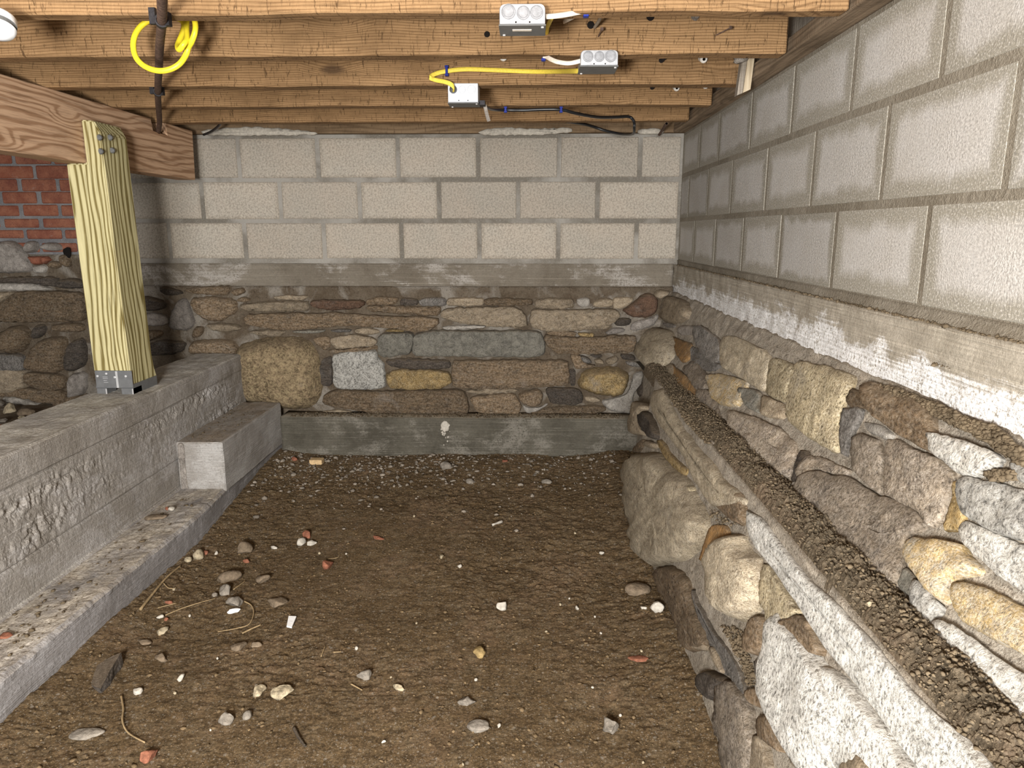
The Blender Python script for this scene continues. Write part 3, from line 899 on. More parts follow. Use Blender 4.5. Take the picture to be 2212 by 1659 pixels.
rim_mortar = [('P', '430,281 520,274 600,276 690,286 680,292 440,293'), ('P', '1030,284 1080,274 1140,278 1230,275 1240,286 1150,292 1040,292'), ('P', '1375,280 1420,276 1440,288 1380,291')]

curb = disp_box_face('baseboard_back', np.linspace(-1.30, 0.62, 110), np.linspace(-0.03, 0.262, 18),
                     lambda u, v: (np.stack([u, 0 * u + YC, v], 1), np.tile([0., -1, 0], (len(u), 1))), M['curb'], None, 0.004, 6, 31, 0.17)
props(curb, kind='structure')
# splash of white plaster dried on the curb
spl = stone(curb, S2('P', '951,920 955,912 960,908 966,911 969,916 974,919 968,924 971,932 964,929 961,936 957,929 950,930 954,924'), lambda x, y: (hy(x, y, YC - 0.003), Vector((0, -1, 0))), M['plaster'], 0.004, 0.006, 0.4, 'plaster_splash', label='white plaster splash')
rs = random.Random(3)
for k in range(14):
    qx, qy, qr = rs.gauss(962, 7), 926 + abs(rs.gauss(0, 16)), rs.uniform(.8, 2.4)
    stone(curb, [(qx + qr * math.cos(t) * rs.uniform(.7, 1.5), qy + qr * math.sin(t) * rs.uniform(.7, 1.6)) for t in (0, 1.05, 2.1, 3.14, 4.2, 5.2)], lambda x, y: (hy(x, y, YC - 0.003), Vector((0, -1, 0))), M['plaster'], 0.003, 0.006, 0.3, 'plaster_splash')

rs = np.random.RandomState(28)
n = 1700
V, F = lumps_mesh(list(zip(rs.uniform(-1.25, 0.5, n), 3.585 + 0.09 * rs.uniform(0, 1, n), 0.2625 + 0 * rs.uniform(0, 1, n))), 0.0016 + 0.0060 * rs.uniform(0, 1, n) ** 3.5, 19)
props(obj('curb_crumbs', V, F, M['ledgecrumb'], None, smooth=False), 'soil crumbs lying on top of the low back curb', 'dirt', None, 'stuff')

# ------------------------------------------------------------------ right wall: blocks, band, rubble slope
wall_right = fix_normals(obj('wall_right', *box(XW + 0.0006, XW + 0.17, -0.4, YB + 0.15, 1.03, 1.69), M['joint_right']))
props(wall_right, kind='structure')
zr = [1.690, 1.484, 1.268, 1.060]
lines = [(-.3635, [1509, 1551, 1619, 1708, 1837, 2032, 2400]), (-.077, [1485, 1526, 1577, 1651, 1750, 1901, 2167, 2760]), (-.077, [1502, 1548, 1609, 1691, 1810, 2012, 2410])]
random.seed(9)
for r, (sl, xs) in enumerate(lines):
    ys = [hx(x, 500 + sl * (x - 1144), XW).y for x in xs]
    ys = [YB] + ys
    while ys[-1] > -0.2: ys.append(ys[-1] - 0.4045)
    for a, b in zip(ys[1:], ys[:-1]):
        if b - a < 0.03: continue
        g = 0.0085; j = lambda: random.uniform(-.0009, .0009)
        fix_normals(obj('concrete_block', *bbox_bev(XW - abs(j()), XW + 0.07, a + g + j(), b - g + j(), zr[r + 1] + g + j(), zr[r] - g + j(), 0.0018), M['block_right'], wall_right, origin=(XW, (a + b) / 2, (zr[r] + zr[r + 1]) / 2)))
disp_box_face('concrete_band', np.linspace(-0.3, 3.76, 220), np.linspace(0.80, 1.042, 22),
              lambda u, v: (np.stack([0 * u + XB, u, v], 1), np.tile([-1., 0, 0], (len(u), 1))), M['band_right'], wall_right, 0.004, 9, 43, 0.12,
              'concrete band with white lime bloom along its foot', lambda P: 0.004 * fbm(P, 40, 2, 4))
# tapering mortar fillet under the lowest blocks
disp_box_face('mortar_fillet', np.linspace(-0.3, 3.75, 160), np.linspace(1.035, 1.066, 6),
              lambda u, v: (np.stack([0 * u + XW - 0.006 - 0.02 * np.clip((1.06 - v) / 0.03, 0, 1) * np.clip((2.9 - u) / 2, 0.1, 1), u, v], 1), np.tile([-1., 0, 0], (len(u), 1))), M['joint_right'], wall_right, 0.005, 25, 47, 0.03)

pr = np.array(PROF)
pr_in = pr + np.array([[-PN[min(i, len(PN) - 1)].x, PN[min(i, len(PN) - 1)].z] for i in range(len(pr))]) * 0.001
tt = np.concatenate([np.linspace(i, i + 1, 7)[:-1] for i in range(1, len(pr) - 1)] + [[len(pr) - 1]])
def core_place(u, v):
    X = np.interp(v, np.arange(len(pr)), pr_in[:, 0]); Z = H - np.interp(v, np.arange(len(pr)), pr_in[:, 1])
    X = X + np.where(v > 4.5, 0.10 * np.clip((u - 2.95) / 0.45, 0, 1), 0)
    k = np.clip(np.floor(v).astype(int), 0, len(PN) - 1)
    return np.stack([X, u, Z], 1), np.array([PN[i][:] for i in k])
disp_box_face('rubble_core', np.linspace(0.2, 3.72, 300), tt, core_place, M['stone_backing'], wall_right, 0.006, 18, 51, 0.06)

R1 = dict(flat=0.0, rough=1.2, grow=4.5, thin=.85, round=.14)
RL = dict(flat=0.05, rough=1.2, back=.05, thin=.85, grow=4, round=.15)
stones(wall_right, surf_right, 'D4', [
    ('tan', .030, '1492,172 1560,104 1700,114 1838,164 1866,260 1838,368 1700,428 1532,388 1484,280'),
    ('greym', .008, '1522,412 1620,402 1718,450 1600,473'),
    ('paletan', .055, '1204,700 1222,602 1300,504 1500,454 1640,484 1698,600 1688,780 1640,848 1530,970 1422,918 1302,858 1212,780', dict(flat=0.9)),
    ('greym', .010, '1720,440 1880,430 2000,480 1900,560 1700,540'),
])
stones(wall_right, surf_right, 'C6', [
    ('slate', .014, '772,502 830,492 930,580 943,700 900,723 850,680 792,600', R1),
    ('orange', .014, '645,562 700,590 753,607 738,690 700,718 660,640', R1),
    ('slate', .008, '747,622 800,642 860,702 938,740 900,768 820,758 752,690', R1),
    ('paletan', .018, '947,590 1000,552 1100,591 1240,662 1262,700 1252,800 1218,908 1150,858 1050,798 950,738', R1),
    ('ygranite', .014, '1266,720 1300,702 1400,741 1428,752 1390,850 1358,978 1262,928 1234,900', R1),
    ('ygranite', .022, '1442,722 1600,747 1798,812 1786,900 1728,1000 1716,1150 1698,1306 1500,1188 1372,1088 1382,960', R1),
    ('brown', .012, '1802,902 1858,932 1858,1008 1790,1006 1772,970', R1),
    ('slate', .012, '1742,1032 1848,1022 1838,1090 1780,1200 1758,1318 1722,1298', R1),
    ('tan', .020, '582,760 640,722 658,760 640,828 592,808'),
    ('orange', .016, '632,742 700,802 788,900 788,1028 740,1008 680,928 642,830', R1),
    ('purple', .012, '702,752 780,722 848,800 848,888 800,898 742,830', R1),
    ('ochre', .016, '872,822 940,802 1118,852 1108,880 1058,998 962,988 892,950', R1),
    ('grey', .014, '1062,892 1200,912 1190,1038 1122,1008', R1),
    ('tan', .014, '1216,932 1358,1002 1348,1078 1222,1058', R1),
    ('purple', .014, '802,912 870,922 918,1000 948,1198 900,1256 832,1150 802,1030', R1),
    ('purple', .018, '1002,1052 1100,1062 1210,1102 1348,1172 1438,1262 1380,1456 1302,1428 1182,1328 1082,1238 1002,1140', R1),
    ('dark', .010, '1452,1292 1508,1304 1458,1496 1394,1488', R1),
    ('mortar', .010, '1350,1500 1440,1480 1500,1530 1470,1640 1380,1600', dict(rough=1.2)),
])
stones(wall_right, surf_right, 'C7', [
    ('brown', .024, '1202,902 1240,872 1330,890 1498,962 1618,1052 1638,1150 1666,1296 1560,1268 1402,1178 1282,1088 1194,1000', R1),
])
stones(wall_right, surf_right, 'D7', [
    ('gneiss', .022, '732,312 860,332 1000,372 1188,442 1228,490 1150,558 1060,598 952,588 850,498 762,440', R1),
    ('gneiss', .018, '1312,530 1367,502 1480,520 1500,640 1367,636', R1),
    ('purple', .012, '-178,462 -60,472 40,522 138,560 100,598 0,580 -100,545 -228,618 -238,558', R1),
    ('purple', .014, '162,330 212,292 358,362 368,738 252,640 172,540', R1),
    ('purple', .017, '387,332 480,332 600,412 780,482 878,580 858,720 800,898 720,968 642,860 452,758 387,733', R1),
    ('mortar', .010, '232,212 340,232 428,300 400,328 272,270', R1),
    ('purple', .020, '-238,642 -100,562 0,602 150,622 350,757 450,772 618,862 688,970 570,1028 516,1130 518,1258 470,1366 400,1418 252,1328 172,1240 2,1128 -150,1018 -258,898 -278,760', R1),
    ('gold', .010, '872,642 938,642 928,780 958,878 920,986 822,978 852,820 880,750', R1),
    ('gneiss', .020, '947,642 1000,612 1110,642 1250,662 1367,702 1500,740 1520,1110 1367,1048 1180,998 972,878 942,780', R1),
    ('ochre', .028, '522,1130 562,1052 640,1032 760,1062 958,1082 998,1170 1098,1260 1080,1308 920,1328 878,1448 830,1526 742,1488 642,1358 542,1228', dict(flat=0.3, rough=1.0)),
    ('gneiss', .018, '932,960 980,922 1180,1012 1367,1092 1520,1160 1520,1500 1367,1418 1200,1298 1060,1178 962,1068', R1),
    ('ochre', .024, '902,1400 1010,1382 1160,1432 1300,1502 1400,1562 1500,1700 1500,1970 1367,1858 1150,1758 962,1648 902,1530', R1),
    ('grey', .010, '480,1380 530,1260 600,1330 610,1370 585,1480', R1),
])
stones(wall_right, surf_right, 'C8', [
    ('gneiss', .020, '1502,560 1532,482 1620,572 1688,650 1620,740 1600,878 1562,810 1502,660', R1),
    ('gneiss', .024, '1622,800 1690,762 1800,802 1950,902 2050,982 2290,1130 2330,1560 2100,1378 1900,1198 1750,1058 1612,960', R1),
    ('granite', .020, '427,0 500,32 700,292 800,432 960,562 1280,902 1500,1182 1750,1402 1950,1562 2060,1700 2300,2000 1800,2000 1538,1680 1452,1558 1202,1228 1052,1048 942,918 802,688 562,338 432,188', dict(flat=0.1, thin=.6, rough=.6, label='long speckled granite slab forming the step edge')),
    ('granite', .030, '852,1200 920,982 1050,1062 1198,1242 1438,1562 1532,1680 1620,1850 1120,1850 1000,1600 962,1460 872,1290', dict(flat=0.15, thin=.7, rough=.8)),
])
stones(wall_right, surf_right, 'D5', [
    ('paletan', .022, '352,430 430,302 540,312 600,482 700,702 840,902 930,1032 1098,1182 1248,1422 1438,1562 1550,1700 1400,1780 1102,1760 962,1558 882,1368 802,1178 642,958 472,758 362,560', dict(flat=0.8)),
    ('tan', .024, '92,800 162,482 230,472 328,550 262,640 282,780 338,898 200,888 112,860', dict(back=.12)),
    ('dark', .030, '232,660 350,582 448,760 486,928 400,946 302,830', dict(back=.12)),
    ('brown', .016, '162,1050 260,932 328,932 280,1020 250,1088 162,1106', dict(back=.12)),
    ('tan', .020, '282,970 340,932 468,990 440,1058 292,1028', dict(back=.12)),
    ('gold', .012, '462,960 500,952 640,1152 798,1300 778,1368 622,1218 522,1088', R1),
])
stones(wall_right, surf_right, 'C9', [
    ('brown', .014, '1002,620 1060,522 1200,532 1248,640 1240,798 1150,758 1062,690'),
    ('paletan', .060, '377,332 430,272 600,242 720,342 838,450 928,620 996,760 940,918 830,1048 700,1048 580,1096 482,1018 442,900 422,600 382,450', dict(flat=0.4, rough=2.6, round=.14, label='large tan boulder at the foot of the wall')),
    ('ygranite', .020, '787,540 820,502 878,492 878,560 830,622 797,600', dict(back=.03)),
    ('orange', .014, '1002,800 1090,782 1118,840 1050,908 980,1046 917,1028 962,900', R1),
    ('brown', .030, '592,1102 700,1052 820,1132 858,1250 898,1400 978,1558 1000,1656 830,1700 762,1450 662,1300 612,1190'),
])
stones(wall_right, surf_right, 'D6', [
    ('paletan', .055, '122,160 210,72 300,2 368,12 398,112 508,212 498,500 420,636 340,626 232,578 182,480 152,350', dict(flat=0.8, rough=1.3)),
    ('ygranite', .014, '512,222 560,262 698,480 758,568 640,636 602,696 552,678 532,560 492,520 492,380', R1),
    ('brown', .022, '632,652 780,592 858,680 936,828 918,878 760,768 642,690', RL),
    ('brown', .030, '412,740 440,622 530,572 558,700 578,858 480,878 402,858'),
    ('slate', .024, '582,872 640,902 828,1090 848,1148 700,1188 602,1148 472,980 462,920', RL),
    ('purple', .030, '202,1200 202,1102 300,1042 398,1200 428,1350 448,1500 440,1700 262,1700 222,1500 192,1330', RL),
    ('slate', .012, '2,400 40,500 130,680 240,830 318,960 368,1100 398,1250 352,1200 292,1040 202,960 132,780 62,640', RL),
    ('tan', .022, '-30,640 40,622 118,750 128,848 0,818 -40,740'),
    ('tan', .016, '132,802 170,802 218,900 258,1018 182,970 142,880'),
    ('dark', .028, '52,1010 130,962 228,1012 288,1060 200,1108 188,1188 132,1188 62,1100'),
    ('brown', .022, '392,1120 470,1082 600,1152 688,1200 620,1258 482,1248 412,1200'),
    ('brown', .022, '472,1302 620,1292 648,1420 668,1556 582,1498 482,1428', RL),
    ('tan', .026, '622,1272 700,1232 758,1350 828,1550 858,1680 780,1670 702,1480 642,1370', RL),
    ('tan', .020, '452,1442 520,1452 558,1690 440,1690', RL),
])
# stones of the same slope that run on just below and beside the frame
for (y0, y1, r0, r1, mt) in [(0.95, 1.35, 1.42, 1.9, 'granite'), (0.60, 0.98, 1.45, 2.0, 'tan'), (0.75, 1.08, 2.0, 2.6, 'slate'), (0.35, 0.75, 0.72, 0.98, 'gneiss'), (0.35, 0.72, 0.44, 0.7, 'purple')]:
    def cell_surf(x, y, y0=y0): 
        i = next((k for k in range(len(PROF) - 1) if y <= PROF[k + 1][1] / PROF[k + 1][0]), len(PROF) - 2)
        (xa, ha), (xb, hb) = PROF[i], PROF[i + 1]
        s = (y * xa - ha) / ((hb - ha) - y * (xb - xa))
        return Vector((xa + s * (xb - xa), x, H - (ha + s * (hb - ha)))), PN[i]
    k = 300.0
    stone(wall_right, [(a * k, b * k) for a, b in ((y0, r0), ((y0 + y1) / 2, r0 - .02), (y1, r0 + .03), (y1 - .02, r1), ((y0 + y1) / 2, r1 + .03), (y0 + .02, r1 - .04))],
          lambda a, b, f=cell_surf: f(a / 300.0, b / 300.0), M[mt], 0.03, rough=1.0)

# soil lying on the ledges of the right wall
def inside(pt, poly):
    x, y = pt; c = False; n = len(poly)
    for i in range(n):
        x0, y0 = poly[i]; x1, y1 = poly[i - 1]
        if (y0 > y) != (y1 > y) and x < (x1 - x0) * (y - y0) / (y1 - y0) + x0: c = not c
    return c

def scatter(poly, n, surf, r0, r1, lift, seed, up=True, power=2.5):
    rs = random.Random(seed)
    xs = [p[0] for p in poly]; ys = [p[1] for p in poly]
    P, R = [], []
    while len(P) < n:
        q = (rs.uniform(min(xs), max(xs)), rs.uniform(min(ys), max(ys)))
        if not inside(q, poly): continue
        p, nn = surf(*q)
        P.append(p + nn * (lift * rs.uniform(0.6, 1.2))); R.append(r0 + (r1 - r0) * rs.random() ** 4)
    return [p[:] for p in P], R

yy = 0.42 + 2.83 * np.linspace(0, 1, 1900) ** 1.25; xx = np.linspace(0.528, 0.625, 76)
YY, XX = np.meshgrid(yy, xx, indexing='ij')
P = np.stack([XX.ravel(), YY.ravel(), 0 * XX.ravel()], 1)
u = (P[:, 0] - 0.528) / 0.097
far = np.clip((P[:, 1] - 1.9) / 0.8, 0, 1)
heap = 0.030 * np.sin(np.pi * np.clip(u, 0, 1) ** 0.8) * (1 - 0.6 * far) + 0.022 * u
clod = 0.015 * billow(P, 46, 2, 61) + 0.013 * billow(P, 105, 2, 62) + 0.006 * billow(P, 230, 2, 64) + 0.008 * fbm(P, 14, 3, 63)
P[:, 2] = H - 0.622 + heap + clod * (1 - 0.4 * far) - 0.03 * np.clip((0.08 - u) / 0.08, 0, 1)
step_dirt = obj('step_dirt', P, grid_faces(len(yy), len(xx)), M['ledge_dirt'], None, smooth=False)
props(step_dirt, 'loose brown soil lying along the top of the granite step', 'dirt', None, 'stuff')
fix_normals(step_dirt)
rs = np.random.RandomState(8)
def soil_top(X, Y):
    u = (X - 0.528) / 0.097
    far = np.clip((Y - 1.9) / 0.8, 0, 1)
    return H - 0.612 + 0.030 * np.sin(np.pi * np.clip(u, 0, 1) ** 0.8) * (1 - 0.6 * far) + 0.022 * u + 0.008 * fbm(np.stack([X, Y, 0 * X], 1), 14, 3, 63)
n = 4500
ya = 0.4 + 2.7 * rs.uniform(0, 1, n) ** 1.5; xa = rs.uniform(0.529, 0.612, n)
crumbs = np.stack([xa, ya, soil_top(xa, ya) + 0.006], 1); rad = 0.0010 + 0.0036 * rs.uniform(0, 1, n) ** 3.0
V, F = lumps_mesh(crumbs, rad, 3)
props(obj('soil_crumbs', V, F, M['ledgecrumb'], None, smooth=False), 'crumbled soil clods on the long granite step', 'dirt', None, 'stuff')
P, R = [], []
for crop, s, n, lift, seed in (('C7', '1290,880 1420,905 1560,965 1700,1010 1900,1110 2050,1150 2250,1330 2250,1420 1950,1225 1650,1075 1400,960', 4500, .013, 5),
                               ('D7', '1130,600 1250,560 1367,590 1367,640 1200,640', 400, .012, 6),
                               ('C7', '1650,730 1800,760 1780,790 1640,750', 10, .012, 7),
                               ('D6', '700,1190 830,1170 900,1330 980,1480 1010,1620 930,1620 830,1480 740,1290', 900, .010, 8),
                               ('D6', '600,700 720,780 900,900 880,1000 780,1020 640,870', 700, .008, 9),
                               ('D6', '200,650 400,700 390,850 470,1060 400,1090 330,900', 600, .006, 10),
                               ('C9', '1000,640 1130,740 1200,780 1080,790 1000,720', 60, .012, 11),
                               ('D5', '560,260 640,340 720,480 860,620 900,700 1060,900 1110,1000 1050,1010 850,800 700,600 560,400', 1100, .008, 12)):
    a, b = scatter(S2(crop, s), n, surf_right, .0016, .0070, lift, seed)
    P += a; R += b
V, F = lumps_mesh(P, R, 5)
props(obj('wall_crumbs', V, F, M['ledgecrumb'], None, smooth=False), 'crumbled soil caught on the stones of the right hand wall', 'dirt', None, 'stuff')
rs = np.random.RandomState(18)
n = 1500
ya = 0.9 + 2.8 * rs.uniform(0, 1, n) ** 1.3; xa = rs.uniform(0.746, 0.766, n)
V, F = lumps_mesh(list(zip(xa, ya, 1.0435 + 0 * xa)), 0.0014 + 0.0045 * rs.uniform(0, 1, n) ** 3, 15)
props(obj('ledge_crumbs', V, F, M['ledgecrumb'], None, smooth=False), 'line of soil crumbs on the concrete ledge under the right block wall', 'dirt', None, 'stuff')

# ------------------------------------------------------------------ left wall: bricks over rubble
wall_left = fix_normals(obj('wall_left', *box(-4.6, -2.04, YL + 0.008, YL + 0.2, 0.9, 1.85), M['brickjoint']))
props(wall_left, kind='structure')
brick_rows = [(-245, -140, 60), (-90, 55, 290), (75, 190, 155), (210, 360, 408), (370, 515, 220), (525, 660, 460), (680, 810, 243), (840, 955, 480), (975, 1080, 290), (1130, 1240, 480)]
random.seed(12)
for (ya, yb, xj) in brick_rows:
    x = xj
    while x > -3600: x -= 462
    while x < 1500:
        a, b = S2('D1', f'{x + 14},{ya} {min(x + 448, 1510)},{yb}')
        x += 462
        p0 = hy(a[0], a[1], YL); p1 = hy(b[0], b[1], YL)
        if p1.x - p0.x < 0.02 or p0.z > 1.85: continue
        j = lambda: random.uniform(-.004, .004)
        fix_normals(obj('brick', *bbox_bev(p0.x + j(), p1.x + j(), YL + j(), YL + 0.06, p1.z + j() * .6, p0.z + j() * .6, 0.006), M['brick'], wall_left, origin=((p0.x + p1.x) / 2, YL, (p0.z + p1.z) / 2)))
disp_box_face('rubble_core', np.linspace(-4.6, -2.06, 120), np.linspace(0.05, 1.085, 60),
              lambda u, v: (np.stack([u, 0 * u + YL - 0.012, v], 1), np.tile([0., -1, 0], (len(u), 1))), M['back_mortar'], wall_left, 0.014, 9, 71, 0.2)
stones(wall_left, surf_left, 'D1', [
    ('greym', .040, '-150,1140 0,1120 130,1112 258,1200 378,1400 378,1478 100,1498 -150,1490', dict(rough=2)),
    ('greym', .034, '282,1180 340,1102 418,1130 418,1238 302,1258', dict(rough=2)),
    ('greym', .034, '452,1190 560,1122 698,1142 718,1228 602,1228', dict(rough=2)),
    ('brown', .026, '562,1400 640,1342 718,1370 698,1438 602,1428'),
    ('brown', .026, '702,1290 780,1262 838,1340 828,1428 722,1398'),
    ('mortar', .022, '392,1410 520,1392 556,1420 540,1490 400,1496', dict(rough=2)),
    ('brick', .030, '352,1292 500,1290 508,1385 402,1396', dict(chaikin=0, flat=.1, name='brick')),
    ('brick', .030, '516,1292 560,1295 600,1338 532,1388', dict(chaikin=0, flat=.1, name='brick')),
    ('hole', .001, '745,1215 800,1180 840,1190 840,1320 770,1300', dict(name='missing_stone_gap', rough=0, back=.002)),
])
stones(wall_left, surf_left, 'D2', [
    ('dark', .030, '-60,190 100,162 500,162 518,248 302,212 100,212 -60,210', BK),
    ('dark', .034, '502,192 640,162 760,200 760,262 502,258'),
    ('mortar', .020, '-60,215 120,214 300,216 440,250 470,275 200,285 -60,275', dict(name='mortar_patch', rough=.6, label='white mortar strip')),
    ('brown', .040, '2,420 100,332 180,292 450,287 760,302 760,550 450,558 2,553 -90,540', BK),
    ('tan', .034, '-90,302 0,292 126,292 60,358 0,398 -90,380'),
    ('brown', .045, '-60,690 30,640 80,602 200,592 278,642 240,798 150,848 0,828 -60,770', dict(flat=.8)),
    ('dark', .035, '287,680 320,592 380,577 418,620 380,688 312,718', dict(flat=.8)),
    ('brown', .035, '462,600 520,572 760,572 760,648 502,653', dict(flat=.8)),
    ('brown', .045, '217,930 300,762 430,692 598,692 588,850 570,988 500,1028 332,1008 222,978'),
    ('dark', .035, '582,880 620,742 760,692 770,948 640,1008 582,998'),
    ('slate', .035, '-60,852 180,852 218,920 228,988 0,998 -60,988', BK),
    ('brown', .035, '227,1050 260,1012 560,1042 598,1090 588,1158 400,1168 242,1108', BK),
    ('greym', .030, '622,1032 770,1002 780,1190 620,1268 602,1150', dict(rough=1.5)),
    ('tan', .030, '-60,1052 80,1062 128,1100 60,1148 -60,1138'),
    ('brown', .034, '-60,1190 180,1152 588,1182 598,1278 400,1278 150,1222 -60,1220', BK),
    ('mortar', .030, '42,1232 200,1242 376,1300 280,1308 52,1268', BK),
])
for k, (x, z, w, h, mt) in enumerate([(-3.35, .75, .36, .16, 'brown'), (-3.75, .72, .34, .2, 'tan'), (-3.3, .5, .3, .2, 'grey'), (-3.7, .44, .4, .22, 'brown'), (-4.2, .62, .42, .3, 'dark'), (-3.0, .38, .3, .18, 'tan'), (-3.4, .27, .4, .16, 'brown'), (-2.55, .22, .4, .16, 'brown'), (-4.15, .3, .4, .24, 'tan')]):
    stone(wall_left, [(300 * (x + w * .5 * math.cos(a) * (1 + .12 * math.sin(3 * a + k))), 300 * (z + h * .5 * math.sin(a))) for a in [i * math.pi / 5 for i in range(10)]],
          lambda a, b: (Vector((a / 300, YL - .03, b / 300)), Vector((0, -1, 0))), M[mt], .035)

# ------------------------------------------------------------------ dirt floors and subfloor
xs = np.linspace(-1.42, 0.62, 440); ys = np.concatenate([np.linspace(0.15, 1.15, 90)[:-1], 1.15 + 2.53 * np.linspace(0, 1, 640) ** 1.15])
XX, YY = np.meshgrid(xs, ys, indexing='ij')
P = np.stack([XX.ravel(), YY.ravel(), 0 * XX.ravel()], 1)
wgt = 0.35 + 0.65 * np.clip(fbm(P, 1.6, 2, 91) * 1.6 + 0.5, 0, 1)
Z = floor_z(P[:, 0], P[:, 1]) + (0.011 * (billow(P, 24, 4, 77) - 0.35) + 0.0080 * (billow(P, 58, 2, 83) - 0.3) + 0.0045 * (billow(P, 125, 2, 87) - 0.3)) * wgt
P[:, 2] = Z
floor = obj('floor', P, grid_faces(len(xs), len(ys)), M['dirt'], None, smooth=False)
fix_normals(floor); props(floor, kind='structure')
xs2 = np.linspace(-4.6, -1.70, 150); ys2 = np.linspace(0.3, 3.98, 150)
XX, YY = np.meshgrid(xs2, ys2, indexing='ij')
P = np.stack([XX.ravel(), YY.ravel(), 0 * XX.ravel()], 1)
P[:, 2] = 0.235 + 0.035 * fbm(P, 2.5, 3, 15) + 0.014 * billow(P, 20, 3, 16)
floor2 = obj('floor', P, grid_faces(len(xs2), len(ys2)), M['dirt_backing'], None, smooth=True)
fix_normals(floor2); props(floor2, kind='structure')
def left_floor(px, py):
    return hz(px, py, 0.262)
ceiling = obj('ceiling', *box(-4.6, 0.95, -0.3, 3.95, 1.876, 1.90), M['ply'])
props(fix_normals(ceiling), kind='structure')

# ------------------------------------------------------------------ concrete footing, step block
prof_f = [(-1.755, 0.10), (-1.745, 0.582), (-1.735, 0.586), (-1.512, 0.583), (-1.500, 0.574), (-1.500, 0.45), (-1.502, 0.30), (-1.500, 0.135), (-1.490, 0.126), (-1.312, 0.128), (-1.300, 0.118), (-1.300, -0.06)]
def resample(poly, step):
    out = [poly[0]]
    for a, b in zip(poly[:-1], poly[1:]):
        n = max(1, int(math.dist(a, b) / step))
        out += [(a[0] + (b[0] - a[0]) * k / n, a[1] + (b[1] - a[1]) * k / n) for k in range(1, n + 1)]
    return np.array(out)
pf = resample(prof_f, 0.0065)
yf = np.linspace(0.15, 3.64, 560)
tn = np.gradient(pf, axis=0); tn /= np.linalg.norm(tn, axis=1)[:, None]
nrm = np.stack([-tn[:, 1], tn[:, 0]], 1)
V = []
PX_, PY_ = np.meshgrid(np.arange(len(pf)), yf, indexing='ij')
ii = PX_.ravel()
P = np.stack([pf[ii, 0], PY_.ravel(), pf[ii, 1]], 1)
face = (P[:, 0] > -1.52) & (P[:, 2] > 0.14) & (P[:, 2] < 0.58)
# honeycombed pour lines along the face of the footing
lineA = 0.480 - 0.10 * (3.6 - P[:, 1]) * 0.35
lineB = 0.345 - 0.05 * (3.6 - P[:, 1]) * 0.35
band = np.exp(-((P[:, 2] - lineA) / 0.030) ** 2) + 0.9 * np.exp(-((P[:, 2] - lineB) / 0.055) ** 2)
patch = np.clip(fbm(P, 3.5, 3, 33) * 2.2 + 0.65, 0, 1)
hc = band * patch * face
d = 0.003 * fbm(P, 16, 4, 30) + hc * (0.024 * (billow(P, 40, 3, 35) - 0.40)) - 0.006 * face * np.exp(-((P[:, 2] - 0.50 + .01 * (3.6 - P[:, 1])) / 0.005) ** 2) - 0.005 * face * np.exp(-((P[:, 2] - 0.255) / 0.005) ** 2) + 0.004 * face * (P[:, 2] > 0.255) + 0.003 * face * (P[:, 2] > 0.49)
top = (P[:, 2] > 0.575)
d = d + 0.003 * top * fbm(P, 8, 4, 36)
led = (P[:, 2] > 0.11) & (P[:, 2] < 0.135) & (P[:, 0] > -1.49)
d = d + led * 0.007 * (billow(P, 22, 4, 37) - 0.2)
wav = 0.020 * np.sin(P[:, 1] * 3.1 + 0.6) * (P[:, 0] > -1.33) * (P[:, 1] > 2.0) * np.clip((P[:, 1] - 2.0), 0, .6) / .6
P = P + np.stack([nrm[ii, 0] * d + wav, 0 * d, nrm[ii, 1] * d], 1)
nb = len(pf)
F = grid_faces(nb, len(yf))
idx = np.arange(nb * len(yf)).reshape(nb, len(yf))
cap_a = list(idx[:, 0]); cap_b = list(idx[:, -1])[::-1]
footing = empty('concrete_footing', (-1.60, 1.9, 0.0), 'stepped board-marked concrete footing carrying the timber post', 'footing')
footing['kind'] = 'thing'
me_faces = [tuple(f) for f in F] + [tuple(cap_a), tuple(cap_b)]
mt_split = (P[:, 0] > -1.499) & (P[:, 2] < 0.14)
body = obj('footing_body', P, me_faces, M['footing'], footing, smooth=False)
body.data.materials.append(M['footlow'])
fix_normals(body)
for pl in body.data.polygons:
    c = pl.center
    if c.x + -1.60 > -1.497 and c.z < 0.14: pl.material_index = 1
stp = disp_box_face('concrete_step', np.linspace(2.87, 3.58, 46), np.linspace(0.0, 1.0, 30),
                    lambda u, v: (np.stack([np.where(v < .55, -1.298, -1.298 - (v - .55) / .45 * .205), u, np.where(v < .55, 0.112 + v / .55 * 0.222, 0.334)], 1),
                                  np.stack([np.where(v < .55, 1., 0.), 0 * u, np.where(v < .55, 0., 1.)], 1)), M['stepc'], None, 0.0025, 14, 39, 0.0)
bpy.data.objects.remove(stp)
V, F = bbox_bev(-1.499, -1.298, 2.87, 3.60, 0.112, 0.336, 0.006)
step = empty('concrete_step', (-1.40, 3.2, 0.12), 'small concrete block step at the far end of the footing', 'step')
step['kind'] = 'thing'
import bmesh
def subdiv_noise(o, cuts, amp, sc, seed):
    bm = bmesh.new(); bm.from_mesh(o.data)
    bmesh.ops.recalc_face_normals(bm, faces=bm.faces)
    bmesh.ops.subdivide_edges(bm, edges=bm.edges[:], cuts=cuts, use_grid_fill=True)
    bm.normal_update()
    co = np.array([v.co[:] for v in bm.verts])
    dn = amp * fbm(co + seed, sc, 4, seed)
    for v, q in zip(bm.verts, dn): v.co += v.normal * q
    bm.to_mesh(o.data); bm.free(); return o
subdiv_noise(obj('step_body', V, F, M['stepc'], step), 14, 0.004, 16, 41)
V, F = bbox_bev(-1.488, -1.462, 2.862, 2.90, 0.125, 0.330, 0.005)
subdiv_noise(obj('grout_strip', V, F, M['greym'], step), 6, 0.008, 40, 43)

